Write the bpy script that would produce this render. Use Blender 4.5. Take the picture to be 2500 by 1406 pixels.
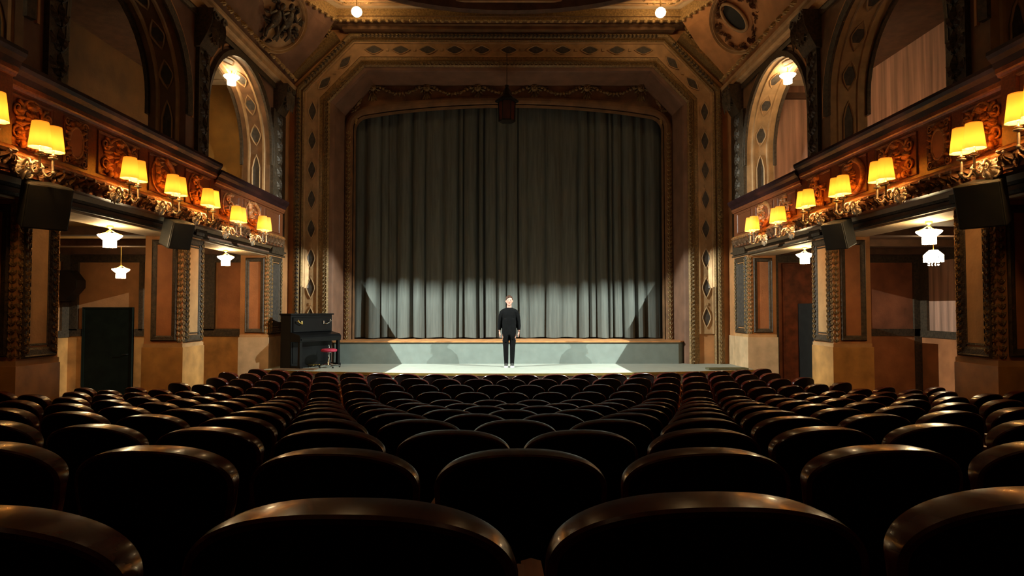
import bpy, bmesh, math, random
from mathutils import Vector, Matrix, geometry
random.seed(7)
R = math.radians
PI = math.pi
for o in list(bpy.data.objects): bpy.data.objects.remove(o)
SC = bpy.context.scene
COL = SC.collection
# ------------------------------------------------------------------ camera, world, exposure, stage spots
STAGE = 0.68
E = STAGE + 1.373                       # eye height over the front floor of the hall
cam_d = bpy.data.cameras.new('camera'); cam = bpy.data.objects.new('camera', cam_d); COL.objects.link(cam)
cam_d.sensor_width = 36; cam_d.lens = 36 * 1560 / 2500; cam_d.clip_start = .05; cam_d.clip_end = 100
cam.location = (0, 0, E); cam.rotation_euler = (R(90 + 1.91), 0, R(-.29))
SC.camera = cam
w = bpy.data.worlds.new('world'); SC.world = w; w.use_nodes = True
w.node_tree.nodes['Background'].inputs[0].default_value = (1, .6, .35, 1)
w.node_tree.nodes['Background'].inputs[1].default_value = .004
SC.view_settings.view_transform = 'Standard'; SC.view_settings.look = 'None'
SC.view_settings.gamma = 1; SC.view_settings.use_curve_mapping = False
SC.view_settings.exposure = 0.0

def lamp(name, kind, loc, energy, col, radius=.05, rot=None, **kw):
    d = bpy.data.lights.new(name, kind); d.energy = energy; d.color = col
    if kind != 'AREA': d.shadow_soft_size = radius
    for k, v in kw.items(): setattr(d, k, v)
    o = bpy.data.objects.new(name, d); COL.objects.link(o); o.location = loc
    if rot: o.rotation_euler = rot
    return o
SPOT = (6.21, 11.86, STAGE + 5.6)
SPOT_W = 6500
def aim(o, target):
    o.rotation_euler = (Vector(target) - o.location).to_track_quat('-Z', 'Y').to_euler()
for s in (1, -1):
    l = lamp('spot_beam', 'SPOT', (s * SPOT[0], SPOT[1], SPOT[2]), SPOT_W, (.90, 1.0, .90), .006,
             spot_size=R(84), spot_blend=.35)
    aim(l, (-s * .6, 15.6, STAGE - .2))
# weak warm fill lights added behind the camera and overhead, no real lamps
for s in (1, -1):
    lamp('fill_light', 'POINT', (s * 3.2, -2.2, E + 4.6), 14, (1, .62, .32), .25)
lamp('fill_light', 'POINT', (0, 6.0, E + 6.2), 8, (1, .60, .30), .3)

# ------------------------------------------------------------------ materials
MATS = {}
def mat(name, col, rough=.6, metal=0, var=.25, scale=6, bump=.15, bscale=30, emis=None, es=0, coat=0, kind='noise', spec=.5, trans=0):
    if name in MATS: return MATS[name]
    m = bpy.data.materials.new(name); m.use_nodes = True; nt = m.node_tree; b = nt.nodes['Principled BSDF']
    N = nt.nodes.new; L = nt.links.new
    tc = N('ShaderNodeTexCoord')
    nz = N('ShaderNodeTexNoise'); nz.inputs['Scale'].default_value = scale; nz.inputs['Detail'].default_value = 6
    if kind == 'wood':
        mp = N('ShaderNodeMapping'); mp.inputs['Scale'].default_value = (1, 1, 8) if False else (6, 1.2, 6)
        L(tc.outputs['Object'], mp.inputs[0]); L(mp.outputs[0], nz.inputs['Vector'])
    elif kind == 'streak':
        mp = N('ShaderNodeMapping'); mp.inputs['Scale'].default_value = (6, 6, .35)
        L(tc.outputs['Object'], mp.inputs[0]); L(mp.outputs[0], nz.inputs['Vector'])
    else:
        L(tc.outputs['Object'], nz.inputs['Vector'])
    r = N('ShaderNodeValToRGB'); r.color_ramp.elements[0].position = .32; r.color_ramp.elements[1].position = .68
    r.color_ramp.elements[0].color = tuple(max(0, c * (1 - var)) for c in col) + (1,)
    r.color_ramp.elements[1].color = tuple(min(1, c * (1 + var)) for c in col) + (1,)
    L(nz.outputs['Fac'], r.inputs[0]); L(r.outputs[0], b.inputs['Base Color'])
    b.inputs['Roughness'].default_value = rough; b.inputs['Metallic'].default_value = metal
    b.inputs['Specular IOR Level'].default_value = spec
    if coat:
        b.inputs['Coat Weight'].default_value = coat; b.inputs['Coat Roughness'].default_value = .08
    if bump:
        n2 = N('ShaderNodeTexNoise'); n2.inputs['Scale'].default_value = bscale; n2.inputs['Detail'].default_value = 4
        L(tc.outputs['Object'], n2.inputs['Vector'])
        bp = N('ShaderNodeBump'); bp.inputs['Strength'].default_value = bump; bp.inputs['Distance'].default_value = .02
        L(n2.outputs['Fac'], bp.inputs['Height']); L(bp.outputs[0], b.inputs['Normal'])
    if emis:
        b.inputs['Emission Color'].default_value = emis + (1,); b.inputs['Emission Strength'].default_value = es
    MATS[name] = m
    return m
peach   = mat('peach_plaster', (.46, .205, .075), .75, var=.18, scale=3)
peachl  = mat('pale_plaster', (.50, .27, .11), .7, var=.15, scale=4)
orange  = mat('orange_plaster', (.38, .135, .045), .75, var=.22, scale=2.5)
ochre   = mat('ochre_plaster', (.34, .19, .05), .8, var=.2, scale=2)
umber   = mat('umber_plaster', (.16, .075, .030), .7, var=.3, scale=4)
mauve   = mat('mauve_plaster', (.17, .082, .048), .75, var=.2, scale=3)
gilt    = mat('dull_gilt', (.23, .135, .05), .42, .25, var=.4, scale=25, bump=.5, bscale=60)
gilt2   = mat('bright_gilt', (.40, .25, .10), .40, .25, var=.35, scale=25, bump=.5, bscale=60)
darkg   = mat('dark_gilt', (.060, .038, .021), .5, .1, var=.45, scale=20, bump=.5, bscale=50)
slate   = mat('slate_panel', (.060, .047, .038), .7, var=.4, scale=14)
marble  = mat('ochre_marble', (.52, .25, .075), .45, var=.28, scale=3.5, bump=.05)
marblel = mat('pale_marble', (.60, .40, .23), .45, var=.18, scale=4, bump=.05)
cream   = mat('cream_plaster', (.62, .47, .30), .6, var=.12, scale=5)
bandm   = mat('band_plaster', (.40, .235, .11), .7, var=.2, scale=5)
mahog   = mat('balcony_timber', (.15, .045, .016), .35, var=.3, scale=6, kind='wood', bump=.08)
relief  = mat('gilded_relief', (.40, .165, .05), .38, .2, var=.45, scale=22, bump=.35, bscale=70)
railm   = mat('dark_rail', (.020, .007, .007), .4, var=.3, scale=6, spec=.2)
fabricp = mat('striped_wall', (.40, .21, .14), .8, var=.4, scale=1.4, kind='streak')
redwall = mat('red_wall', (.27, .085, .035), .7, var=.35, scale=2.2)
blackm  = mat('black_paint', (.008, .008, .007), .5, var=.3, bump=.03)
doorm   = mat('black_green_door', (.006, .009, .006), .7, var=.3, bump=.05, spec=.1)
spkm    = mat('speaker_grey', (.010, .011, .011), .55, var=.2, bump=.1, bscale=200)
spkl    = mat('speaker_side', (.028, .028, .026), .5, var=.2)
seatw   = mat('dark_red_lacquered_wood', (.070, .011, .007), .24, var=.4, scale=5, kind='wood', bump=.02, coat=.2, spec=.45)
seatb   = mat('black_brown_back', (.0060, .0020, .0020), .6, var=.3, bump=.05, bscale=300, spec=.12)
seatc   = mat('dark_red_cushion', (.045, .008, .007), .8, var=.3)
armm    = mat('orange_arm_wood', (.24, .075, .02), .4, var=.3, kind='wood', bump=.03)
iron    = mat('dark_iron', (.02, .018, .016), .4, .5, bump=.05)
carpet  = mat('dark_carpet', (.035, .012, .010), .9, var=.4, scale=20, bump=.4, bscale=200)
stagef  = mat('stage_cloth', (.32, .34, .30), .75, var=.06, scale=3, bump=.05)
gochre  = mat('dark_ochre_wall', (.24, .105, .012), .8, var=.25, scale=2)
gouter  = mat('shaded_ochre_wall', (.105, .046, .010), .85, var=.3, scale=2)  # gallery ochre darkened: the left outer wall's dimness is put into the colour
riserm  = mat('riser_cloth', (.178, .208, .192), .8, var=.08, scale=5, bump=.1, bscale=120)
nosing  = mat('wooden_nosing', (.50, .22, .08), .4, var=.2)
brass   = mat('brass', (.80, .55, .16), .3, .8, var=.15, bump=0)
curtm   = mat('curtain_velvet', (.100, .108, .100), .85, var=.18, scale=3, kind='streak', bump=.1, bscale=120, spec=.2)
lantm   = mat('lantern_glass', (.06, .012, .008), .35, var=.3)
coffm   = mat('coffer_dark', (.10, .045, .022), .7, var=.3)
arml    = mat('bracket_cream', (.40, .31, .22), .35, .35, var=.25, scale=30, bump=.1)
chrome  = mat('chrome', (.75, .75, .75), .12, 1, var=.02, bump=0)
redseat = mat('crimson_velvet', (.42, .02, .06), .7, var=.2, bump=.1)
skin    = mat('skin', (.62, .32, .25), .5, var=.08, scale=12, bump=.03)
hairm   = mat('brown_hair', (.07, .028, .016), .5, var=.4, scale=60, bump=.4, bscale=90)
cloth   = mat('black_jersey', (.0035, .0035, .004), .9, var=.25, bump=.25, bscale=14, spec=.12)
white   = mat('white_rubber', (.75, .75, .72), .5, var=.05, bump=0)
lipm    = mat('lip_tone', (.55, .16, .13), .5, var=.05, bump=0)
shade   = mat('lit_yellow_shade', (.8, .5, .15), .7, var=.1, emis=(1, .46, .04), es=.8, bump=0)
_nt = shade.node_tree; _tr = _nt.nodes.new('ShaderNodeBsdfTranslucent'); _tr.inputs[0].default_value = (1, .74, .34, 1)
_mx = _nt.nodes.new('ShaderNodeMixShader'); _mx.inputs[0].default_value = .62
_nt.links.new(_nt.nodes['Principled BSDF'].outputs[0], _mx.inputs[1]); _nt.links.new(_tr.outputs[0], _mx.inputs[2])
_nt.links.new(_mx.outputs[0], _nt.nodes['Material Output'].inputs[0])
bulbm   = mat('lit_shade_core', (1, .9, .7), .5, var=0, emis=(1, .57, .20), es=430, bump=0)
glassw  = mat('lit_opal_glass', (.9, .9, .85), .3, var=0, emis=(1, .74, .40), es=32, bump=0)
ceilb   = mat('lit_ceiling_bulb', (.9, .9, .85), .3, var=0, emis=(1, .66, .30), es=40, bump=0)

# ------------------------------------------------------------------ mesh builder
class MB:
    def __init__(s): s.v = []; s.f = []
    def add(s, vs, fs):
        n = len(s.v); s.v += [tuple(v) for v in vs]; s.f += [tuple(i + n for i in f) for f in fs]; return s
    def box(s, x0, x1, y0, y1, z0, z1, taper=0):
        t = taper
        return s.add([(x0, y0, z0), (x1, y0, z0), (x1, y1, z0), (x0, y1, z0),
                      (x0 + t, y0 + t, z1), (x1 - t, y0 + t, z1), (x1 - t, y1 - t, z1), (x0 + t, y1 - t, z1)],
                     [(0, 3, 2, 1), (4, 5, 6, 7), (0, 1, 5, 4), (1, 2, 6, 5), (2, 3, 7, 6), (3, 0, 4, 7)])
    def prism(s, poly, f):
        """poly: 2D outline, f(a,b,side) -> 3D, side 0/1"""
        n = len(poly); vs = [f(a, b, 0) for a, b in poly] + [f(a, b, 1) for a, b in poly]
        fs = [tuple(range(n))[::-1], tuple(range(n, 2 * n))] + [(i, (i + 1) % n, n + (i + 1) % n, n + i) for i in range(n)]
        return s.add(vs, fs)
    def ball(s, c, r, nu=7, nv=5, rot=None):
        rx, ry, rz = r if isinstance(r, (tuple, list)) else (r, r, r)
        c = Vector(c); vs = []; M = rot or Matrix.Identity(3)
        vs.append(c + M @ Vector((0, 0, rz)))
        for j in range(1, nv):
            t = PI * j / nv
            for i in range(nu):
                p = 2 * PI * i / nu
                vs.append(c + M @ Vector((rx * math.sin(t) * math.cos(p), ry * math.sin(t) * math.sin(p), rz * math.cos(t))))
        vs.append(c + M @ Vector((0, 0, -rz)))
        fs = [(0, 1 + i, 1 + (i + 1) % nu) for i in range(nu)]
        for j in range(nv - 2):
            for i in range(nu):
                a = 1 + j * nu + i; b = 1 + j * nu + (i + 1) % nu
                fs.append((a, a + nu, b + nu, b))
        l = len(vs) - 1; q = 1 + (nv - 2) * nu
        fs += [(q + i, l, q + (i + 1) % nu) for i in range(nu)]
        return s.add(vs, fs)
    def tube(s, pts, rad, n=6, closed=False, caps=True):
        pts = [Vector(p) for p in pts]; m = len(pts); rings = []
        rr = rad if isinstance(rad, (list, tuple)) else [rad] * m
        prev = None
        for i, p in enumerate(pts):
            a = pts[(i - 1) % m] if (closed or i > 0) else p; b = pts[(i + 1) % m] if (closed or i < m - 1) else p
            t = (b - a).normalized() if (b - a).length > 1e-9 else Vector((0, 0, 1))
            if prev is None:
                up = Vector((0, 0, 1)) if abs(t.z) < .9 else Vector((1, 0, 0))
                nrm = t.cross(up).normalized()
            else:
                nrm = (prev - t * prev.dot(t)).normalized()
            prev = nrm; bn = t.cross(nrm)
            rings.append([p + nrm * (rr[i] * math.cos(2 * PI * k / n)) + bn * (rr[i] * math.sin(2 * PI * k / n)) for k in range(n)])
        vs = [v for r_ in rings for v in r_]; fs = []
        for i in range(m if closed else m - 1):
            j = (i + 1) % m
            for k in range(n):
                fs.append((i * n + k, i * n + (k + 1) % n, j * n + (k + 1) % n, j * n + k))
        if caps and not closed:
            fs += [tuple(range(n))[::-1], tuple(range((m - 1) * n, m * n))]
        return s.add(vs, fs)
    def lathe(s, prof, c=(0, 0, 0), n=16, f=None, star=0):
        vs = []; fs = []
        for r_, z in prof:
            for i in range(n):
                p = 2 * PI * i / n; q = r_ * (1 + star * math.cos(p * n / 2))
                v = (q * math.cos(p), q * math.sin(p), z)
                vs.append((v[0] + c[0], v[1] + c[1], v[2] + c[2]))
        for j in range(len(prof) - 1):
            for i in range(n):
                fs.append((j * n + i, j * n + (i + 1) % n, (j + 1) * n + (i + 1) % n, (j + 1) * n + i))
        return s.add(vs, fs)
    def sweep(s, path, prof, f, closed=False, profclosed=True):
        """path: 2D points (a,b); prof: (u to the left of travel, v out of plane); f(a,b,v)->3D"""
        m = len(path); k = len(prof); P = [Vector(p) for p in path]; vs = []
        for i in range(m):
            if closed or 0 < i < m - 1:
                d0 = (P[i] - P[i - 1]).normalized(); d1 = (P[(i + 1) % m] - P[i]).normalized()
            elif i == 0: d0 = d1 = (P[1] - P[0]).normalized()
            else: d0 = d1 = (P[i] - P[i - 1]).normalized()
            n0 = Vector((-d0.y, d0.x)); n1 = Vector((-d1.y, d1.x)); b = (n0 + n1).normalized()
            b = b / max(.3, b.dot(n0))
            for u, v in prof:
                q = P[i] + b * u; vs.append(f(q.x, q.y, v))
        fs = []
        for i in range(m if closed else m - 1):
            j = (i + 1) % m
            for a in range(k if profclosed else k - 1):
                b_ = (a + 1) % k
                fs.append((i * k + a, i * k + b_, j * k + b_, j * k + a))
        if not closed and profclosed:
            fs += [tuple(range(k))[::-1], tuple(range((m - 1) * k, m * k))]
        return s.add(vs, fs)
    def holed(s, outer, holes, f):
        """flat face with holes"""
        loops = [[Vector((a, b, 0)) for a, b in outer]] + [[Vector((a, b, 0)) for a, b in h] for h in holes]
        flat = [p for l in loops for p in l]
        tri = geometry.tessellate_polygon(loops)
        return s.add([f(p.x, p.y) for p in flat], [tuple(t) for t in tri])
    def data(s, name, m, smooth=False):
        me = bpy.data.meshes.new(name); me.from_pydata(s.v, [], s.f); me.update()
        bm = bmesh.new(); bm.from_mesh(me); bmesh.ops.recalc_face_normals(bm, faces=bm.faces); bm.to_mesh(me); bm.free()
        if m: me.materials.append(m)
        if smooth: me.polygons.foreach_set('use_smooth', [True] * len(me.polygons))
        return me
    def obj(s, name, m, parent=None, smooth=False, loc=None, bevel=0):
        o = bpy.data.objects.new(name, s.data(name, m, smooth)); COL.objects.link(o)
        if parent: o.parent = parent
        if loc: o.location = loc
        if bevel:
            b = o.modifiers.new('bevel', 'BEVEL'); b.width = bevel; b.segments = 2; b.limit_method = 'ANGLE'
        return o
def inst(name, me, parent=None, loc=(0, 0, 0), rz=0, label=None):
    o = bpy.data.objects.new(name, me); COL.objects.link(o); o.parent = parent; o.location = loc
    o.rotation_euler = (0, 0, rz)
    if label: o['label'] = label
    return o
def tag(o, label=None, cat=None, group=None, kind=None):
    if label: o['label'] = label
    if cat: o['category'] = cat
    if group: o['group'] = group
    if kind: o['kind'] = kind
    return o
def empty(name, loc=(0, 0, 0), rz=0, label=None, cat=None, group=None, kind=None):
    o = bpy.data.objects.new(name, None); COL.objects.link(o); o.location = loc; o.rotation_euler = (0, 0, rz)
    return tag(o, label, cat, group, kind)
def copy_tree(o, parent=None):
    c = o.copy(); COL.objects.link(c); c.parent = parent
    for ch in list(o.children): copy_tree(ch, c)
    return c
def struct(o, label=None): o['kind'] = 'structure'; return tag(o, label)

# ------------------------------------------------------------------ ornament pieces, local frame: X along, Z up, -Y outward
def spiral(mb, cx, cz, r0, turns=1.4, a0=0, sgn=1, th=.02, y=0, n=16):
    pts = []; rad = []
    for i in range(n + 1):
        t = i / n; r_ = r0 * (1 - t) ** .85 + .01; a = a0 + sgn * turns * 2 * PI * t
        pts.append((cx + r_ * math.cos(a), y - th * .5, cz + r_ * math.sin(a))); rad.append(th * (1 - .55 * t))
    mb.tube(pts, rad, 5)
    mb.ball((cx, y - th, cz), th * .9, 6, 4)
def leaf(mb, cx, cz, L, wd, a, y=0, h=.03):
    """pointed lobed leaf from (cx,cz) in direction a"""
    ca, sa = math.cos(a), math.sin(a); pts = []
    prof = [(0, .15), (.2, .75), (.35, .6), (.5, 1), (.65, .65), (.8, .6), (1, 0)]
    top = []; 
    vs = []; fs = []
    for t, ww in prof:
        hh = h * (.4 + math.sin(PI * min(t + .1, 1)))
        for q, hy in ((-ww * wd / 2, 0), (0, hh), (ww * wd / 2, 0)):
            u = t * L; vs.append((cx + u * ca - q * sa, y - hy, cz + u * sa + q * ca))
    for i in range(len(prof) - 1):
        for k in range(2):
            fs.append((i * 3 + k, i * 3 + k + 1, i * 3 + k + 4, i * 3 + k + 3))
    mb.add(vs, fs)
def rosette(mb, cx, cz, r_, y=0, n=7, h=.03):
    for i in range(n): leaf(mb, cx, cz, r_, r_ * .75, 2 * PI * i / n, y, h)
    mb.ball((cx, y - h * .8, cz), r_ * .25, 7, 4)
def mask(mb, cx, cz, r_, y=0):
    """a grotesque head: round face, brow, cheeks, chin, with a mane of leaves"""
    for i in range(12): leaf(mb, cx + r_ * .35 * math.cos(i * PI / 6), cz + r_ * .35 * math.sin(i * PI / 6), r_ * .8, r_ * .4, i * PI / 6 + .2, y, .04)
    mb.ball((cx, y - .04, cz), (r_ * .5, .07, r_ * .6), 9, 7)
    mb.ball((cx, y - .11, cz - r_ * .05), (r_ * .1, .03, r_ * .2), 6, 5)
    for q in (-1, 1):
        mb.ball((cx + q * r_ * .22, y - .10, cz + r_ * .22), (r_ * .15, .02, r_ * .07), 6, 4)
        mb.ball((cx + q * r_ * .25, y - .09, cz - r_ * .12), (r_ * .14, .03, r_ * .14), 6, 4)
    mb.ball((cx, y - .095, cz - r_ * .36), (r_ * .18, .03, r_ * .09), 6, 4)
def ellipse(cx, cz, a, b, n=28, a0=0, a1=2 * PI): return [(cx + a * math.cos(a0 + (a1 - a0) * i / n), cz + b * math.sin(a0 + (a1 - a0) * i / n)) for i in range(n + (1 if a1 - a0 < 6.28 else 0))]
fXZ = lambda a, b, v: (a, -v, b)
def ring(mb, cx, cz, a, b, th=.03, y=0, n=28, a0=0, a1=2 * PI, flat=1):
    pts = [(p[0], y, p[1]) for p in ellipse(cx, cz, a, b, n, a0, a1)]
    mb.tube(pts, th, 6, closed=(a1 - a0 > 6.28))
def panel_relief(kind, W, H, seed=0):
    mb = MB(); rnd = random.Random(seed)
    if kind == 'lion':
        mask(mb, .12 * W * 0, .02, .2 * H)
        for s in (-1, 1):
            spiral(mb, s * W * .33, H * .22, .13 * H, 1.5, PI / 2, s, .022)
            spiral(mb, s * W * .33, -H * .2, .15 * H, 1.5, -PI / 2, -s, .022)
            for i in range(5): leaf(mb, s * W * .2, -H * .3 + i * H * .13, W * .16, H * .14, (0 if s > 0 else PI) + rnd.uniform(-.7, .7), 0, .05)
        for i in range(6): mb.ball((-W * .25 + i * W * .1, -.03, -H * .38), (.045, .04, .05), 6, 5)
        ring(mb, 0, 0, W * .28, H * .44, .022)
        for i in range(5): leaf(mb, 0, H * .27, H * .17, H * .1, PI / 2 + (i - 2) * .5, 0, .05)
    elif kind == 'oval':
        ring(mb, 0, 0, W * .26, H * .30, .025)
        for i in range(18):
            a = 2 * PI * i / 18
            leaf(mb, W * .29 * math.cos(a), H * .33 * math.sin(a), H * .12, H * .09, a + rnd.uniform(-.5, .5), 0, .04)
        for s in (-1, 1):
            for t in (-1, 1): spiral(mb, s * W * .34, t * H * .37, .07 * H, 1.3, 0, s * t, .014)
    elif kind == 'crescent':
        ring(mb, 0, 0, W * .36, H * .42, .05, 0, 20, -.45 * PI, .45 * PI)
        ring(mb, 0, 0, W * .38, H * .44, .018)
        mask(mb, -W * .03, H * .02, .17 * H)
        for i in range(7): leaf(mb, -W * .2, -H * .3 + i * H * .1, W * .22, H * .12, PI * .5 + rnd.uniform(-1.4, 1.2), 0, .05)
        for i in range(5): leaf(mb, W * .02, -H * .33, H * .22, H * .12, PI * (.15 + .17 * i), 0, .06)
        spiral(mb, -W * .22, H * .3, .1 * H, 1.4, 0, 1, .02)
    else:  # scroll
        spiral(mb, W * .02, -H * .12, .24 * H, 1.7, PI * .6, -1, .03)
        spiral(mb, -W * .12, H * .22, .16 * H, 1.6, -PI * .4, 1, .026)
        for i in range(14):
            a = rnd.uniform(0, 2 * PI); leaf(mb, W * .2 * math.cos(a), H * .28 * math.sin(a), H * .17, H * .12, a + rnd.uniform(-.9, .9), 0, .06)
        for i in range(6): mb.ball((-W * .2 + i * W * .09, -.03, -H * .38 + .02 * math.sin(i)), (.04, .04, .045), 6, 5)
        ring(mb, -W * .05, 0, W * .3, H * .42, .02, 0, 18, .6 * PI, 1.5 * PI)
    return mb
def carved_strip(Lz, wd, step=.17, dep=.025):
    """vertical running leaf ornament, base at z=0"""
    mb = MB(); n = max(1, int(Lz / step)); st = Lz / n
    for i in range(n):
        z = i * st
        for s in (-1, 1):
            leaf(mb, s * wd * .04, z, st * .8, wd * .5, PI / 2 - s * .65, 0, dep)
        leaf(mb, 0, z + st * .2, st * .75, wd * .34, PI / 2, -.004, dep * 1.3)
        mb.ball((0, -dep, z + st * .08), wd * .10, 5, 4)
    return mb
STRIP = {}
def strip(name, parent, Lz, wd, loc, rz, m, rx=0, ry=0, step=.17, dep=.025):
    key = (round(Lz, 2), wd, m.name, step)
    if key not in STRIP: STRIP[key] = carved_strip(Lz, wd, step, dep).data('carved_strip', m, False)
    o = inst(name, STRIP[key], parent, loc, rz); o.rotation_euler = (rx, ry, rz); return o
def frame(mb, x0, x1, z0, z1, wd, dep, y=0, lip=.3):
    """mitred picture frame moulding standing proud of y"""
    prof = [(0, 0), (0, dep * .5), (-wd * .18, dep), (-wd * lip, dep * .75), (-wd * .8, dep * .55), (-wd, dep * .25), (-wd, 0)]
    mb.sweep([(x0, z0), (x0, z1), (x1, z1), (x1, z0)], [(-u, v) for u, v in prof] if False else prof, lambda a, b, v: (a, y - v, b), closed=True)
def beads(mb, p0, p1, n, r_):
    p0 = Vector(p0); p1 = Vector(p1)
    for i in range(n): mb.ball(p0.lerp(p1, (i + .5) / n), r_, 6, 4)

# ------------------------------------------------------------------ hall floor, seat geometry
W_SEAT = .55; PITCH = .892; D0 = .955; RAD = 12.0
HS = [.288, .41, .522, .63, .741, .85, .953, 1.06, 1.145, 1.165, 1.168, 1.172, 1.185]
BACK_H = .88
def sag(x): return RAD - math.sqrt(max(0, RAD * RAD - x * x)) if abs(x) < RAD * .9 else RAD * .56
KEY = [(D0 + PITCH * i, E - HS[i] - BACK_H) for i in range(13)]
KEY = [(-6, KEY[0][1] + .85)] + KEY + [(13.0, KEY[-1][1])]
def floor_z(x, y):
    q = y - sag(x)
    if q <= KEY[0][0]: return KEY[0][1]
    for (a, za), (b, zb) in zip(KEY, KEY[1:]):
        if q <= b: return za + (zb - za) * (q - a) / (b - a)
    return KEY[-1][1]
mb = MB(); nx, ny = 60, 80; vs = []
for j in range(ny + 1):
    for i in range(nx + 1):
        x = -11.5 + 23 * i / nx; y = -4 + 22 * j / ny; vs.append((x, y, floor_z(x, y)))
mb.add(vs, [(j * (nx + 1) + i, j * (nx + 1) + i + 1, (j + 1) * (nx + 1) + i + 1, (j + 1) * (nx + 1) + i) for j in range(ny) for i in range(nx)])
struct(mb.obj('floor', carpet, smooth=True), 'dark raked hall floor beneath the rows of seats')
F0 = KEY[-1][1]

# ------------------------------------------------------------------ stage apron, riser, upper stage
def edge_y(x): return 13.62 + x * x / 36
mb = MB(); n = 24; xs = [-5.6 + 11.2 * i / n for i in range(n + 1)]
top = [(x, edge_y(x)) for x in xs] + [(5.6, 16.4), (-5.6, 16.4)]
mb.prism(top, lambda a, b, sd: (a, b, STAGE if sd else F0 - .05))
stg = struct(mb.obj('stage_floor', stagef), 'pale grey stage apron with a curved front edge')
stg['category'] = 'stage'
mb = MB(); mb.sweep([(x, edge_y(x)) for x in xs], [(0, -.04), (-.03, -.04), (-.03, .012), (0, .012)], lambda a, b, v: (a, b, STAGE + v))
tag(mb.obj('edge_strip', brass, stg), 'thin brass strip along the stage edge')
mb = MB(); mb.sweep([(x, edge_y(x)) for x in xs], [(0, -.1), (-.012, -.1), (-.012, F0 - STAGE), (0, F0 - STAGE)], lambda a, b, v: (a, b, STAGE + v))
mb.obj('front_panel', riserm, stg)
UP = E - .80
rs = empty('upper_stage', (0, 16.2, STAGE)); struct(rs, 'raised rear stage behind the grey riser'); rs['category'] = 'stage'
mb = MB(); mb.prism([(-4.40, 0), (4.30, 0), (4.75, .45), (4.75, 3), (-4.75, 3), (-4.75, .45)], lambda a, b, sd: (a, b, (UP - STAGE - .035) if sd else 0))
mb.obj('riser', riserm, rs)
mb = MB(); mb.prism([(-4.44, -.04), (4.34, -.04), (4.75, .42), (4.75, 3), (-4.75, 3), (-4.75, .42)], lambda a, b, sd: (a, b, (UP - STAGE) if sd else (UP - STAGE - .035)))
mb.obj('nosing_board', nosing, rs)
# thin boards lying on the apron ends
mb = MB(); mb.box(-.48, .48, -.16, .16, 0, .022); mb.box(-.46, .46, -.17, -.16, .004, .02)
tag(mb.obj('hatch_board', mat('brown_board', (.15, .085, .045), .6), loc=(-4.86, 14.62, STAGE + .002), bevel=.004), 'brown wooden board lying flat on the stage before the piano', 'board')
mb = MB(); mb.box(-.46, .46, -.12, .12, 0, .04); mb.box(-.44, .44, -.13, -.12, .004, .035)
o = mb.obj('hatch_board', mat('olive_board', (.10, .09, .04), .6), loc=(4.98, 14.62, STAGE + .002), bevel=.004); o.rotation_euler.z = R(4)
tag(o, 'dark olive board lying flat at the right end of the stage', 'board')

# ------------------------------------------------------------------ proscenium
YP = 16.2
OCT = [(4.82, E - .62), (4.82, E + 5.38), (3.80, E + 6.45), (-3.80, E + 6.45), (-4.82, E + 5.38), (-4.82, E - .62)]
OCTL = [(4.82, STAGE)] + OCT[1:5] + [(-4.82, STAGE)]
def fP(a, b, v): return (a, YP - v, b)
pro = empty('wall_front', (0, 0, 0)); struct(pro, 'brown gilded proscenium wall around the stage curtain')
mb = MB()   # flat wall surface beyond the frame, with octagonal hole
hole = [(4.5, STAGE)] + [(4.5, E + 5.25), (3.66, E + 6.13), (-3.66, E + 6.13), (-4.5, E + 5.25), (-4.5, STAGE)]
out = [(6.4, STAGE - .8), (6.4, E + 7.6), (-6.4, E + 7.6), (-6.4, STAGE - .8), (-4.5, STAGE - .8), (-4.5, STAGE)] + hole[::-1][1:-1] + [(4.5, STAGE), (4.5, STAGE - .8)]
mb.holed(out, [], lambda a, b: (a, YP, b))
struct(mb.obj('wall_surface', peach, pro))
def osweep(name, prof, m, path=OCTL, par=pro):
    # path runs anticlockwise from the right foot up and over; outward is to the right => u negative
    mb = MB(); mb.sweep(path, [(-u, v) for u, v in prof], fP); return mb.obj(name, m, par)
osweep('inner_reveal', [(-.25, .04), (-.33, .0), (-.36, -.05), (-.42, -.9), (-.30, -.9), (-.30, -.05)], mauve)
osweep('inner_moulding', [(-.26, 0), (-.26, .05), (-.22, .09), (-.17, .06), (-.13, .10), (-.08, .05), (0, .05), (0, 0)], gilt)
osweep('diamond_band', [(-.005, 0), (-.005, .035), (.385, .035), (.385, 0)], bandm, OCT)
osweep('band_edge', [(0, .03), (0, .07), (.035, .07), (.045, .035)], bandm, OCT)
osweep('band_edge', [(.34, .035), (.35, .07), (.385, .07), (.385, .03)], bandm, OCT)
osweep('outer_moulding', [(.385, 0), (.385, .06), (.42, .09), (.46, .05), (.50, .12), (.56, .13), (.60, .06), (.64, .05), (.64, 0)], gilt)
def on_oct(path, seg, t, off):
    a = Vector(path[seg]); b = Vector(path[seg + 1]); d = (b - a).normalized(); nrm = Vector((d.y, -d.x))
    p = a.lerp(b, t) + nrm * off; return p, math.atan2(d.y, d.x)
# carved leaf runs on the two mouldings
for off, wd, nm, m in ((-.19, .07, 'carved_moulding', gilt), (.525, .09, 'carved_moulding', gilt)):
    for seg in range(5):
        p0, a = on_oct(OCTL, seg, 0, off); L = (Vector(OCTL[seg + 1]) - Vector(OCTL[seg])).length
        if abs(a) > PI * .55 or abs(a) < PI * .4: m = darkg if off > 0 else gilt
        o = strip(nm, pro, L, wd, (p0.x, YP - (.1 if off < 0 else .125), p0.y), 0, m, step=.10, dep=.012)
        o.rotation_euler = (0, -(a - PI / 2), 0)
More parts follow.
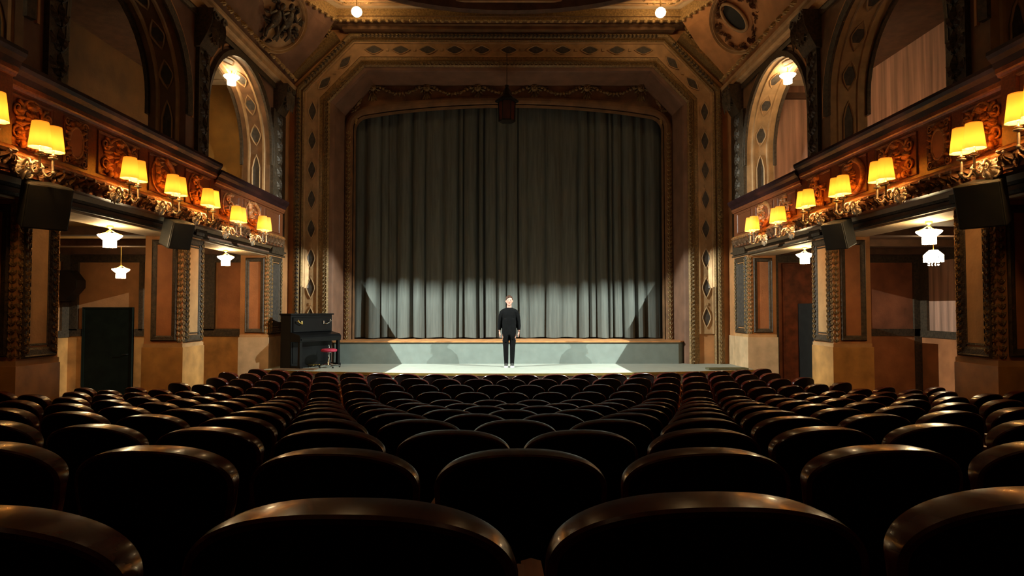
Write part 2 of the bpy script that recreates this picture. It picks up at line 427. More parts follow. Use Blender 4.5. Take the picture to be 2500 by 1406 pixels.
# diamonds
def diamond(L, W_):
    return [(0, L / 2), (W_ * .28, L * .30), (W_ * .5, L * .06), (W_ * .5, -L * .06), (W_ * .28, -L * .30), (0, -L / 2), (-W_ * .28, -L * .30), (-W_ * .5, -L * .06), (-W_ * .5, L * .06), (-W_ * .28, L * .30)]
def diamond_meshes(L, W_):
    a = MB(); a.prism(diamond(L, W_), lambda x, z, sd: (x, -.004 if sd else .02, z))
    b = MB(); b.sweep(diamond(L, W_)[::-1], [(0, 0), (0, .022), (.012, .03), (.024, .018), (.03, 0)], fXZ, closed=True)
    return a.data('diamond_panel', slate), b.data('diamond_rim', bandm)
DM = diamond_meshes(.56, .23); DM2 = diamond_meshes(.50, .24)
def put_diamond(p, a, me):
    o = inst('diamond_panel', me[0], pro, (p.x, YP - .036, p.y)); o.rotation_euler = (0, -(a - PI / 2), 0)
    r_ = inst('diamond_rim', me[1], o)
for seg, cnt in ((0, 8), (1, 2), (2, 11), (3, 2), (4, 8)):
    for i in range(cnt):
        t = (i + .5) / cnt if seg in (1, 3, 2) else ((i + .55) / cnt if seg == 0 else (i + .45) / cnt)
        p, a = on_oct(OCT, seg, t, .19); put_diamond(p, a, DM if seg in (0, 4) else DM2)
# links between diamonds
mb = MB()
for seg, cnt in ((0, 8), (4, 8), (2, 11), (1, 2), (3, 2)):
    for i in range(1, cnt):
        p, a = on_oct(OCT, seg, i / cnt, .19); q = .035
        mb.box(p.x - q, p.x + q, YP - .06, YP - .036, p.y - q, p.y + q)
mb.obj('band_links', bandm, pro)['kind'] = 'stuff'
# header above the band: soffit, fascias and mouldings up to the coffer
mb = MB(); mb.box(-4.2, 4.2, YP - .30, YP, E + 7.06, E + 7.14); mb.box(-4.3, 4.3, YP - .42, YP, E + 7.14, E + 7.22)
mb.obj('header_moulding', umber, pro)
mb = MB(); mb.box(-4.25, 4.25, YP - .60, YP, E + 7.22, E + 7.30)
mb.obj('header_fascia', bandm, pro)
# diagonal soffit bars and the light strips over them
for s in (1, -1):
    mb = MB(); A = Vector((s * 5.74, E + 5.98)); B = Vector((s * 4.55, E + 7.12)); d = (B - A).normalized(); nn = Vector((d.y, -d.x)) * s
    def bar(lo, hi, dep, dep0=0):
        mb.prism([tuple(A - nn * lo), tuple(B - nn * lo), tuple(B - nn * hi), tuple(A - nn * hi)], lambda a, b, sd: (a, YP - (dep if sd else dep0), b))
    bar(-.10, .16, .16); mb.obj('soffit_bar', coffm, pro)
    mb = MB(); bar(.16, .24, .34, 0); mb.obj('diagonal_moulding', bandm, pro)
    mb = MB(); bar(.24, .34, .42, 0); mb.obj('diagonal_moulding', gilt, pro)
    # volute console at the inner end
    mb = MB(); c = B + d * .02
    for k in range(5):
        mb.tube([(c.x + .10 * math.cos(t) * (1 - t / 14), YP - .30 - k * .03, c.y - .02 + .10 * math.sin(t) * (1 - t / 14)) for t in [i * .55 for i in range(18)]], .022, 5)
    for k in range(5): mb.ball((c.x - s * .02 + s * .05 * (k % 2), YP - .35, c.y - .13 - .05 * k), .045 - .004 * k, 6, 5)
    mb.obj('volute_console', gilt2, pro, smooth=True)
# inner wall with the curtain opening
YI = 17.08
CO = []
def opening():
    pts = [(4.17, UP - .02)]
    r_ = .38; zc = E + 4.86
    for i in range(7):
        a = i / 6 * PI * .47; pts.append((4.17 - r_ + r_ * math.cos(a), zc + r_ * math.sin(a) * .95))
    for i in range(1, 9):
        x = 3.7 * (1 - i / 8); pts.append((x, E + 5.235 + .28 * (1 - (x / 3.8) ** 2) ** 1.0))
    return pts + [(-x, z) for x, z in pts[::-1][1:]]
OP = opening()
mb = MB()
outer = [(5.2, UP - .3), (5.2, E + 6.7), (-5.2, E + 6.7), (-5.2, UP - .3), (-4.17, UP - .3)]
mb.holed([(5.2, UP - .3), (5.2, E + 6.7), (-5.2, E + 6.7), (-5.2, UP - .3), (-4.17, UP - .3)] + OP[::-1] + [(4.17, UP - .3)], [], lambda a, b: (a, YI, b))
mb.sweep(OP, [(0, 0), (0, -.25), (-.02, -.25), (-.02, 0)], lambda a, b, v: (a, YI - v, b))
mb.obj('inner_wall', umber, pro)
mb = MB(); mb.sweep(OP, [(-.03, 0), (-.05, .05), (-.10, .07), (-.17, .07), (-.22, .05), (-.24, 0)], lambda a, b, v: (a, YI - v, b))
mb.obj('opening_moulding', umber, pro)
for s in (1, -1):
    strip('carved_moulding', pro, E + 4.8 - UP, .13, (s * 4.305, YI - .070, UP), 0, gilt, step=.12, dep=.013)
# garlands and masks over the opening
gx = [-3.67, -2.21, -.84, .69, 2.11, 3.57]
for x in gx:
    m_ = MB(); mask(m_, 0, 0, .2); 
    for k in range(4): leaf(m_, 0, -.12, .28, .10, -PI / 2 + (k - 1.5) * .3, 0, .05)
    m_.obj('mask', gilt, pro, loc=(x, YI - .01, E + 5.98))
for a, b in zip(gx, gx[1:]):
    m_ = MB(); n = 12
    for i in range(n + 1):
        t = i / n; x = a + .2 + (b - a - .4) * t; z = -.30 * 4 * t * (1 - t) * .55
        m_.ball((x, -.03, z), (.05, .035, .045), 6, 4); leaf(m_, x, z, .10, .06, t * 9 % 6.28, -.01, .03)
    m_.obj('garland', gilt, pro, loc=(0, YI - .01, E + 5.98))
for s in (1, -1):
    m_ = MB(); rosette(m_, 0, 0, .16); leaf(m_, 0, -.1, .3, .12, -PI / 2); leaf(m_, 0, .1, .3, .12, PI / 2 + s * .6)
    m_.obj('corner_rosette', gilt, pro, loc=(s * 4.12, YI - .02, E + 5.35))

# ------------------------------------------------------------------ curtains
def curtain(x0, x1, seed):
    rnd = random.Random(seed); mb = MB(); z0, z1 = UP + .035, E + 5.75; cuts = [x0]
    while cuts[-1] < x1: cuts.append(cuts[-1] + rnd.choice((.13, .2, .26, .34, .42, .50)))
    cuts[-1] = x1
    if cuts[-1] - cuts[-2] < .1: cuts.pop(-2)
    cols = []
    for a, b in zip(cuts, cuts[1:]):
        dep = rnd.uniform(.10, .28); base = rnd.uniform(-.05, .05); tilt = rnd.uniform(-.05, .05)
        k = 10 if b - a > .25 else 7
        for i in range(k):
            t = i / k
            lob = (math.sin(PI * t) ** .45) if t > 0 else 0
            cols.append((a + (b - a) * t, -dep * lob + base * lob + tilt * (t - .5) * lob + .012 * math.sin(t * 19 + a * 7), rnd.uniform(-1, 1) if i == 0 else cols[-1][2]))
    cols.append((x1, 0, 0)); nz = 14; vs = []
    for j in range(nz + 1):
        t = j / nz; z = z0 + (z1 - z0) * t
        for x, y, ph in cols:
            fl = 1.25 - .65 * t
            vs.append((x + .035 * ph * (1 - t) * math.sin(3 * t + ph * 3), y * fl, z + (.012 * math.sin(x * 9) if j == 0 else 0)))
    m = len(cols)
    mb.add(vs, [(j * m + i, j * m + i + 1, (j + 1) * m + i + 1, (j + 1) * m + i) for j in range(nz) for i in range(m - 1)])
    return mb
YC = 17.52
c1 = curtain(-4.55, -.05, 3).obj('stage_curtain', curtm, smooth=True, loc=(0, YC, 0))
tag(c1, 'dark grey pleated curtain closing the left half of the stage', 'curtain', 'stage curtains')
c2 = curtain(-.09, 4.55, 12).obj('stage_curtain', curtm, smooth=True, loc=(0, YC + .07, 0))
tag(c2, 'dark grey pleated curtain closing the right half of the stage', 'curtain', 'stage curtains')
mb = MB(); mb.box(-5.5, 5.5, 18.0, 18.1, 0, E + 7)
struct(mb.obj('wall_back', blackm))

# ------------------------------------------------------------------ side architecture
XP = 5.6; XT = 6.25; XB = 5.25
PIERS = [(14.9, 15.75), (11.0, 11.73), (7.3, 7.98), (3.55, 4.25), (-.2, .5)]
BAYS = [(11.73, 14.9), (7.98, 11.0), (4.25, 7.3), (.5, 3.55)]
SPR = E + 3.66; WTOP = E + 5.5; WB = E + 1.28; GF = E + 1.62
def arch(d0, d1, n=18):
    c = (d0 + d1) / 2; r_ = (d1 - d0) / 2
    return [(d0, GF)] + [(c - r_ * math.cos(PI * i / n), SPR + r_ * math.sin(PI * i / n)) for i in range(n + 1)] + [(d1, GF)]
ADM = diamond_meshes(.52, .25)
def long_panel():
    pl = [(0, .92), (.055, .80), (.10, .60), (.10, -.95), (-.10, -.95), (-.10, .60), (-.055, .80)]
    a = MB(); a.prism(pl, lambda x, z, sd: (x, -.004 if sd else .02, z))
    b = MB(); b.sweep(pl[::-1], [(0, 0), (0, .022), (.012, .03), (.024, .018), (.03, 0)], fXZ, closed=True)
    return a.data('jamb_panel', slate), b.data('panel_rim', bandm)
LONG = long_panel()
SIDE = {1: 'right', -1: 'left'}
PANELMESH = {}
def side(s):
    nm = SIDE[s]; rz = -PI / 2 * s
    wl = empty('wall_' + nm); struct(wl, 'upper arcade wall on the %s with round arches' % nm)
    # arcade slab
    mb = MB(); holes = [arch(*b) for b in BAYS]
    oc = [(-4, WB), (16.2, WB), (16.2, WTOP), (-4, WTOP)]
    for X in (XP, XT): mb.holed(oc, holes, lambda a, b, X=X: (s * X, a, b))
    mb.add([(s * XP, -4, WB), (s * XT, -4, WB), (s * XT, 16.2, WB), (s * XP, 16.2, WB)], [(0, 1, 2, 3)])
    mb.add([(s * XP, -4, WTOP), (s * XT, -4, WTOP), (s * XT, 16.2, WTOP), (s * XP, 16.2, WTOP)], [(0, 1, 2, 3)])
    struct(mb.obj('wall_surface', mauve if s < 0 else umber, wl))
    mb = MB(); mb.box(min(s * (XP - .01), s * XT), max(s * (XP - .01), s * XT), 15.76, 16.19, F0, WTOP - .25); mb.obj('corner_strip', peach, wl)
    mb = MB(); mb.box(min(s * (XP - .035), s * XT), max(s * (XP - .035), s * XT), 15.76, 16.19, F0, E - .65); mb.obj('corner_base', marblel, wl)
    for bi, b in enumerate(BAYS[:3]):
        path = arch(*b); c = (b[0] + b[1]) / 2; r_ = (b[1] - b[0]) / 2
        f = lambda a, z, v: (s * v, a, z)
        mb = MB(); mb.sweep(path, [(0, XP), (0, XT)], f, profclosed=False)
        mb.obj('arch_soffit', umber if s < 0 else bandm, wl)
        # ribs along the soffit
        for xr in (5.745, 6.085):
            mb = MB(); mb.sweep(path[::-1], [(0, xr - .035), (.03, xr - .02), (.03, xr + .02), (0, xr + .035)], f)
            mb.obj('soffit_rib', bandm, wl)
        # dark archivolt on the hall face and on the gallery face
        arc = path[1:-1]; drop = [(arc[0][0], SPR - .28)] + arc + [(arc[-1][0], SPR - .28)]
        for X0, X1 in ((XP, XP - .05), (XT - .03, XT + .03)):
            mb = MB(); mb.sweep(drop, [(-.02 if X0 < 6 else -.06, X0), (-.02 if X0 < 6 else -.06, X1), (.09, X1 - .03 if X0 < 6 else X1), (.11, X0)], f)
            mb.obj('archivolt', darkg, wl)
        mb = MB(); mb.sweep(drop, [(.16, XP), (.17, XP - .03), (.21, XP - .03), (.22, XP)], f); mb.obj('arch_moulding', peach, wl)
        # long panels on the far jamb, diamonds round the soffit
        if bi < 3:
            for side_d, a in ((b[1], 0),):
                for k, me in ((0, LONG),):
                    o = inst('jamb_panel', me[0], wl, (s * 5.915, side_d - .006, SPR - .95), 0); q = inst('panel_rim', me[1], o)
            for k in range(7):
                t = (k + .6) / 7.2 * PI
                y = c + r_ * math.cos(t); z = SPR + r_ * math.sin(t)
                o = inst('soffit_diamond', ADM[0], wl, (s * 5.915, y - .006 * math.cos(t), z - .006 * math.sin(t)))
                o.rotation_euler = (-t * 1 if False else t, 0, 0)
                q = inst('panel_rim', ADM[1], o)
    # pilasters with consoles
    for d0, d1 in PIERS[:4]:
        a0 = d0 if d0 > 14 else d0 + .29
        mb = MB(); mb.box(min(s * XP, s * (XP - .07)), max(s * XP, s * (XP - .07)), a0 + .02, d1 - .02, GF - .3, E + 4.75)
        mb.obj('pilaster', darkg, wl)
        strip('pilaster_carving', wl, 3.1, .26, (s * (XP - .072), (a0 + d1) / 2, GF), rz, darkg, step=.3, dep=.035)
        mb = MB(); w2 = .26
        mb.prism([(0, 0), (.1, .02), (.2, .2), (.30, .42), (.34, .7), (0, .7)], lambda a, b, sd: ((w2 if sd else -w2), -a, b))
        for k in range(4):
            leaf(mb, -.18 + .12 * k, .62, .52, .13, -PI / 2, -.30 + 0 * k, .05)
        mask(mb, 0, .32, .17, -.22)
        for q in (-1, 1): spiral(mb, q * .17, .6, .08, 1.3, 0, q, .025, -.33)
        o = mb.obj('console', darkg, wl, loc=(s * XP, (a0 + d1) / 2, E + 4.68)); o.rotation_euler.z = rz
    # cornice over the arches, with a running leaf trim
    mb = MB(); mb.sweep([(-4, 0), (16.2, 0)], [(0, 0), (.05, .0), (.10, .05), (.17, .07), (.17, .16), (.20, .20), (.20, .26), (0, .26)],
                        lambda a, b, v: (s * (XP - b), a, WTOP - .12 + v)); mb.obj('cornice', bandm, wl)
    mb = MB(); mb.box(min(s * XP, s * (XP - .05)), max(s * XP, s * (XP - .05)), -4, 16.2, WTOP - .24, WTOP - .12); mb.obj('frieze', darkg, wl)
    m_ = MB()
    for i in range(60):
        y = 6.5 + i * .16; leaf(m_, -y, .24, .13, .13, PI / 2 + (.5 if i % 2 else -.5), -.1, .05)
    o = m_.obj('leaf_trim', gilt2, wl, loc=(s * (XP - .1), 0, WTOP)); o.rotation_euler.z = rz
    if s > 0: o.scale = (1, 1, 1); 
    if s < 0: o.scale = (-1, 1, 1)
    # gallery shell: floor, outer wall, end wall, ceiling
    g = empty('floor_' + nm); struct(g, 'gallery floor slab behind the %s parapet' % nm)
    mb = MB(); mb.box(min(s * XB, s * 8.3), max(s * XB, s * 8.3), -4, 14.9, E + 1.50, GF)
    struct(mb.obj('gallery_slab', cream, g))
    wo = MB(); wo.box(min(s * 8.05, s * 8.2), max(s * 8.05, s * 8.2), -4, 15.2, GF, E + 5.4)
    struct(wo.obj('wall_gallery_' + nm, fabricp if s > 0 else gouter), 'outer wall of the %s gallery' % nm)
    wo = MB(); wo.box(min(s * XT, s * 8.05), max(s * XT, s * 8.05), 15.0, 15.15, GF, E + 5.4)
    struct(wo.obj('wall_gallery_end_' + nm, fabricp if s > 0 else gochre), 'end wall of the %s gallery' % nm)
    wo = MB(); wo.box(min(s * XT, s * 8.2), max(s * XT, s * 8.2), -4, 11.4, E + 5.32, E + 5.42)
    cg = struct(wo.obj('ceiling_gallery_' + nm, coffm), 'dark beamed ceiling of the %s gallery' % nm)
    wo = MB(); wo.box(min(s * XT, s * 8.2), max(s * XT, s * 8.2), 11.4, 15.2, E + 5.325, E + 5.42); wo.obj('dark_bay', coffm, cg)
    wo = MB(); wo.box(min(s * XT, s * 7.15), max(s * XT, s * 7.15), 12.3, 15.0, E + 5.31, E + 5.325); wo.obj('pale_bay', cream, cg)
    for yy in (12.0, 12.9, 13.8, 14.6):
        wo = MB(); wo.box(min(s * XT, s * 7.15), max(s * XT, s * 7.15), yy, yy + .05, E + 5.285, E + 5.31); wo.obj('ceiling_batten', cream, cg)
    for k in range(9):
        y = .6 + k * 1.12
        wo = MB(); wo.box(min(s * XT, s * 8.05), max(s * XT, s * 8.05), y, y + .45, E + 5.12, E + 5.32); wo.obj('ceiling_beam', coffm, cg)
    if s > 0:
        wo = MB(); wo.box(6.3, 8.05, 14.9, 15.0, E + 4.98, E + 5.12); struct(wo.obj('trim_1', coffm))
    # lower side aisle
    XO = 9.9 if s > 0 else 10.5
    a = MB(); a.box(min(s * XO, s * (XO + .15)), max(s * XO, s * (XO + .15)), -4, 15.5, F0 - .2, E + 1.5)
    wa = struct(a.obj('wall_aisle_' + nm, fabricp if s > 0 else peach), 'outer wall of the %s side aisle' % nm)
    a = MB(); a.box(min(s * (XO - .03), s * XO), max(s * (XO - .03), s * XO), -4, 15.3, F0, E - .66); a.obj('dado', marble if s < 0 else orange, wa)
    a = MB(); a.box(min(s * (XO - .07), s * XO), max(s * (XO - .07), s * XO), -4, 15.3, E - .66, E - .50)
    a.box(min(s * (XO - .06), s * XO), max(s * (XO - .06), s * XO), -4, 15.3, E + 1.12, E + 1.4)
    a.box(min(s * (XO - .06), s * XO), max(s * (XO - .06), s * XO), 15.0, 15.3, E - .5, E + 1.12)
    a.obj('moulding', darkg, wa)
    a = MB(); a.box(min(s * 5.8, s * XO), max(s * 5.8, s * XO), 15.3, 15.45, F0 - .2, E + 1.5)
    we = struct(a.obj('wall_aisle_end_' + nm, redwall if s > 0 else peach), 'end wall of the %s side aisle' % nm)
    a = MB()
    segs = [(5.8, 8.9), (10.15, 10.5)] if s < 0 else [(8.55, 9.9)]
    for x0, x1 in segs: a.box(min(s * x0, s * x1), max(s * x0, s * x1), 15.26, 15.3, F0, E - .64)
    a.obj('dado', marble if s < 0 else orange, we)
    a = MB()
    for x0, x1 in segs: a.box(min(s * x0, s * x1), max(s * x0, s * x1), 15.24, 15.3, E - .64, E - .47)
    a.box(min(s * 5.8, s * XO), max(s * 5.8, s * XO), 15.24, 15.3, E + 1.12, E + 1.32)
    for xx in ((7.0, 7.25), (10.25, 10.5), (8.7, 8.8)) if s < 0 else ((6.35, 6.45), (7.9, 8.0), (9.7, 9.9)):
        a.box(min(s * xx[0], s * xx[1]), max(s * xx[0], s * xx[1]), 15.24, 15.3, (E - .5) if s < 0 else F0, E + 1.12)
    a.obj('moulding', darkg, we)
    if s < 0:
        a = MB(); a.box(-6.95, -5.95, 15.285, 15.3, E - .45, E + 1.12); a.obj('wall_panel', orange, we)
    a = MB(); a.box(min(s * XT, s * (XO + .2)), max(s * XT, s * (XO + .2)), -4, 15.5, E + 1.42, E + 1.5)
    ca = struct(a.obj('ceiling_aisle_' + nm, ochre if s < 0 else coffm), 'low beamed ceiling of the %s side aisle' % nm)
    for k in range(8):
        y = 1.5 + k * 1.9
        a = MB(); a.box(min(s * XT, s * XO), max(s * XT, s * XO), y, y + .22, E + 1.28, E + 1.42); a.obj('ceiling_beam', coffm, ca)
    # lintel face strip (dark line under the soffit)
    a = MB(); a.box(min(s * (XP - .06), s * XP), max(s * (XP - .06), s * XP), -4, 15.9, E + 1.375, E + 1.41); a.box(min(s * (XP - .03), s * XP), max(s * (XP - .03), s * XP), -4, 15.9, E + 1.28, E + 1.32)
    a.obj('lintel_moulding', darkg, wl)
    a = MB(); a.prism([(XP, E + 1.41), (XP - .055, E + 1.41), (XP - .12, E + 1.50), (XP, E + 1.50)], lambda p, z, sd: (s * p, 14.88 if sd else -4, z)); a.obj('soffit_cove', cream, wl)
    a = MB(); a.box(min(s * (XP + .05), s * (XT - .05)), max(s * (XP + .05), s * (XT - .05)), -4, 15.9, E + 1.255, E + 1.28); a.obj('lintel_soffit', cream, wl)
side(1); side(-1)
# pier builder -------------------------------------------------------------
ordn = ['nearest the stage', 'second from the stage', 'third from the stage', 'fourth from the stage', 'nearest the camera']
def pier(s, i, d0, d1):
    nm = SIDE[s]; L = d1 - d0; root = empty('pier', (s * XP, d0, F0), 0, 'square %s pier %s, plaster panels in carved frames' % (nm, ordn[i]), 'pier', 'piers under the %s gallery' % nm)
    T = XT - XP; zt = WB - F0; zd = E - .65 - F0
    bx = lambda mb, a0, a1, y0, y1, z0, z1: mb.box(min(s * a0, s * a1), max(s * a0, s * a1), y0, y1, z0, z1)
    mb = MB(); bx(mb, 0, T, 0, L, zd, zt); mb.obj('shaft', peach, root)
    mb = MB(); bx(mb, -.035, T + .02, -.035, L, 0, zd); mb.obj('base', marblel if i == 0 else marble, root)
    mb = MB(); bx(mb, -.02, T, -.02, L, zd, zd + .06); mb.obj('base_moulding', peachl, root)
    rz = -PI / 2 * s
    # hall face: local X along Y (for s=1 local x = -y...)
    hf = empty('hall_face', (0, L / 2, 0), rz); hf.parent = root
    w2 = L / 2 - .04; z0 = zd + .08; z1 = zt - .03
    mb = MB(); mb.box(-w2 + .12, w2 - .12, -.008, .002, z0 + .14, z1 - .14); mb.obj('panel', peachl if i else slate, hf)
    mb = MB(); frame(mb, -w2 + .02, w2 - .02, z0, z1, .12, .05); frame(mb, -w2 + .14, w2 - .14, z0 + .14, z1 - .14, .03, .02, -.0)
    mb.obj('panel_frame', darkg, hf)
    strip('carving', hf, z1 - z0 - .1, .08, (-w2 + .07, -.045, z0 + .05), 0, gilt, step=.09, dep=.012)
    strip('carving', hf, z1 - z0 - .1, .08, (w2 - .07, -.045, z0 + .05), 0, gilt, step=.09, dep=.012)
    # front face (towards the camera)
    ff = empty('front_face', (s * T / 2, 0, 0), 0); ff.parent = root
    w2 = T / 2 - .03
    mb = MB(); mb.box(-w2 + .10, w2 - .10, -.008, .002, z0 + .12, z1 - .14); mb.obj('panel', orange, ff)
    mb = MB(); frame(mb, -w2 + .09, w2 - .06, z0 + .03, z1 - .05, .09, .04)
    mb.obj('panel_frame', darkg, ff)
    # carved corner column
    strip('corner_carving', ff, z1 - z0, .085, (-s * (T / 2 - .05), -.004, z0), 0, gilt, step=.095, dep=.012)
    strip('corner_carving', hf, z1 - z0, .10, (s * (L / 2 - .045), -.012, z0), 0, gilt, step=.095, dep=.010)
for s in (1, -1):
    for i, (a, b) in enumerate(PIERS): pier(s, i, a, b)

# ------------------------------------------------------------------ balcony parapets
RELM = {}
def relief_mesh(kind, W, H, seed):
    k = (kind, round(W, 2), round(H, 2), seed)
    if k not in RELM: RELM[k] = panel_relief(kind, W, H, seed).data('carved_relief', relief, True)
    return RELM[k]
def corbel_mesh(L, seed):
    mb = MB(); rnd = random.Random(seed); n = int(L / .19)
    for i in range(n):
        x = -L / 2 + (i + .5) * L / n
        for q in range(4): leaf(mb, x, .09, .13, .075, -PI / 2 + (q - 1.5) * .55 + rnd.uniform(-.15, .15), -.02, .05)
        mb.ball((x, -.05, .10), (.035, .03, .03), 6, 4)
        spiral(mb, x + .5 * L / n, .045, .045, 1.2, 0, 1 if i % 2 else -1, .013, -.02, 10)
        leaf(mb, x + .5 * L / n, .0, .08, .06, -PI / 2, -.01, .03)
    mb.box(-L / 2, L / 2, -.012, .03, -.03, .12)
    return mb.data('corbel_carving', darkg if seed == 9 else mat('corbel_gilt', (.17, .085, .04), .4, .2, var=.4, scale=22, bump=.3, bscale=60), False)
SECT = [  # d0, d1, X, rail top, panels (kind, d0, d1), ordinal
    (11.35, 14.86, 5.27, 2.50, [('scroll', 11.55, 12.5), ('crescent', 12.6, 13.6), ('plain', 13.75, 14.7)], 'nearest the stage'),
    (6.55, 11.35, 5.25, 2.60, [('scroll', 10.25, 11.25), ('crescent', 9.2, 10.12), ('lion', 8.05, 9.1), ('oval', 7.43, 7.97), ('lion', 6.62, 7.36)], 'in the middle of the hall'),
    (1.5, 6.55, 5.12, 2.68, [('lion', 5.2, 6.4), ('oval', 4.4, 5.0), ('scroll', 3.2, 4.2), ('lion', 1.9, 3.0)], 'nearest the camera')]
for s in (1, -1):
    nm = SIDE[s]; rz = -PI / 2 * s
    for d0, d1, X, zt, pans, od in SECT:
        L = d1 - d0; c = (d0 + d1) / 2
        root = empty('balcony_parapet', (s * X, c, E), rz, 'carved %s balcony front with dark rail, section %s' % (nm, od), 'balcony', 'carved balcony fronts')
        mb = MB(); mb.box(-L / 2, L / 2, 0, .14, 1.44, zt - .08); mb.obj('front_board', mahog, root)
        mb = MB(); mb.sweep([(-L / 2, 0), (L / 2, 0)], [(-.04, zt - .19), (.07, zt - .19), (.09, zt - .13), (.13, zt - .09), (.15, zt - .05), (.15, zt - .01), (.11, zt), (-.20, zt), (-.22, zt - .05), (-.20, zt - .12)],
                            lambda a, b, v: (a, -b, v)); mb.obj('hand_rail', railm, root, smooth=False)
        mb = MB(); mb.sweep([(-L / 2, 0), (L / 2, 0)], [(0, zt - .28), (.03, zt - .275), (.04, zt - .25), (.055, zt - .235), (.06, zt - .19), (0, zt - .19)], lambda a, b, v: (a, -b, v))
        mb.obj('rail_moulding', mahog, root)
        mb = MB(); mb.sweep([(-L / 2, 0), (L / 2, 0)], [(0, 1.60), (.05, 1.605), (.075, 1.63), (.06, 1.655), (.035, 1.68), (0, 1.69)], lambda a, b, v: (a, -b, v))
        mb.obj('sill_moulding', relief, root)
        inst('corbel_carving', corbel_mesh(L, 1), root, (0, 0, 1.51))
        z0, z1 = 1.70, zt - .28
        for kind, a, b in pans:
            xc = ((a + b) / 2 - c) * -s; W = b - a - .06
            p = empty('relief_panel', (xc, 0, (z0 + z1) / 2)); p.parent = root
            H = z1 - z0
            mb = MB(); frame(mb, -W / 2 + .03, W / 2 - .03, -H / 2 + .03, H / 2 - .03, .03, .02); mb.obj('panel_frame', mahog, p)
            if kind == 'plain': continue
            ob = inst('carved_relief', relief_mesh(kind, W * .96, H * 1.0, 3), p, (0, -.005, 0))
            if kind == 'oval':
                mb = MB(); mb.prism(ellipse(0, 0, W * .22, H * .27, 24), lambda x, z, sd: (x, -.02 if sd else .0, z)); tag(mb.obj('oval_plaque', orange, p), 'plain ochre oval plaque')

# ------------------------------------------------------------------ wall sconces
def make_sconce():
    root = empty('wall_sconce', (0, 0, 0))
    mb = MB()
    mb.ball((0, -.04, 0), (.075, .05, .085), 9, 7)
    for i in range(11): leaf(mb, 0, 0, .15, .09, -PI / 2 + (i - 5) * .45, -.035, .035)
    for q in (-1, 1):
        spiral(mb, q * .09, .055, .065, 1.3, 0, q, .016, -.04, 12); spiral(mb, q * .07, -.07, .05, 1.3, 0, -q, .013, -.04, 12)
    mb.ball((0, -.09, 0), .028, 7, 5); mb.obj('backplate', arml, root, smooth=True)
    for q in (-1, 1):
        X = q * .098
        ctl = [(q * .02, -.06, -.02), (q * .035, -.085, .035), (q * .05, -.12, .065), (q * .07, -.16, .055), (q * .085, -.185, .01), (q * .09, -.195, -.05), (q * .095, -.225, -.095), (X, -.265, -.10), (X, -.295, -.065), (X, -.29, .02), (X, -.29, .09)]
        pts = []
        for a, b in zip(ctl, ctl[1:]):
            for t in (0, .5): pts.append(tuple(a[k] + (b[k] - a[k]) * t for k in range(3)))
        pts.append(ctl[-1])
        mb = MB(); mb.tube(pts, .013, 7); mb.ball((X, -.295, -.06), .022, 7, 5); mb.ball((q * .086, -.188, 0), .02, 7, 5)
        spiral(mb, q * .05, .0, .045, 1.2, PI / 2, q, .011, -.12, 10)
        mb.obj('arm', arml, root, smooth=True)
        mb = MB(); mb.lathe([(.0, .08), (.018, .085), (.045, .095), (.047, .103), (.012, .107), (.012, .118), (.034, .123), (.034, .13), (.012, .133), (.012, .19)], (X, -.29, 0), 12)
        mb.obj('candle_cup', arml, root, smooth=True)
        mb = MB(); mb.lathe([(.112, .17), (.108, .185), (.080, .43), (.076, .445), (.074, .43), (.104, .185), (.107, .17)], (X, -.29, 0), 20, star=.03)
        sh = mb.obj('lamp_shade', shade, root, smooth=True)
        mb = MB(); mb.lathe([(.0, .19), (.02, .20), (.028, .24), (.02, .29), (.0, .32)], (X, -.29, 0), 8); mb.obj('bulb', bulbm, root, smooth=True)
    return root
SCN = [(13.0, 5.27, 1.50), (11.75, 5.27, 1.50), (10.6, 5.25, 1.60), (9.5, 5.25, 1.60), (8.43, 5.25, 1.60), (6.83, 5.25, 1.60), (5.88, 5.12, 1.66)]
oc = ['nearest the stage', 'second from the stage', 'third from the stage', 'fourth from the stage', 'fifth from the stage', 'sixth from the stage', 'cut off by the picture edge']
proto = make_sconce(); first = True
for s in (1, -1):
    for i, (d, X, z) in enumerate(SCN):
        o = proto if first else copy_tree(proto); first = False
        o.location = (s * X, d, E + z - .06); o.rotation_euler.z = -PI / 2 * s
        tag(o, 'two-armed sconce with lit yellow shades on the %s balcony, %s' % (SIDE[s], oc[i]), 'wall lamp', 'sconces along the balcony fronts')

# ------------------------------------------------------------------ pendants
def make_pendant(stem):
    stem += .03
    root = empty('pendant_lamp')
    mb = MB(); mb.lathe([(0, 0), (.05, -.005), (.045, -.03), (.012, -.05), (.009, -stem), (.02, -stem - .01), (.0, -stem - .02)], (0, 0, 0), 10); mb.obj('stem', brass, root, smooth=True)
    mb = MB()
    for k in range(3):
        a = k * 2 * PI / 3 + .4; mb.tube([(0, 0, -stem + .02), (.08 * math.cos(a), .08 * math.sin(a), -stem - .03), (.155 * math.cos(a), .155 * math.sin(a), -stem - .055)], .006, 5)
    mb.tube([(.155 * math.cos(t), .155 * math.sin(t), -stem - .06) for t in [i * PI / 8 for i in range(16)]], .007, 5, closed=True); mb.obj('bracket', brass, root)
    z = -stem - .06
    mb = MB(); mb.lathe([(.06, z + .025), (.155, z + .005), (.168, z - .008), (.155, z - .028), (.105, z - .07), (.078, z - .085), (.076, z - .10), (.076, z - .16), (.0, z - .165)], (0, 0, 0), 18); mb.obj('glass_shade', glassw, root, smooth=True)
    mb = MB()
    for k in range(22):
        a = 2 * PI * k / 22; mb.box(.083 * math.cos(a) - .005, .083 * math.cos(a) + .005, .083 * math.sin(a) - .005, .083 * math.sin(a) + .005, z - .19, z - .09)
    mb.obj('bead_fringe', glassw, root)['kind'] = 'stuff'
    return root
pn = make_pendant(.05)
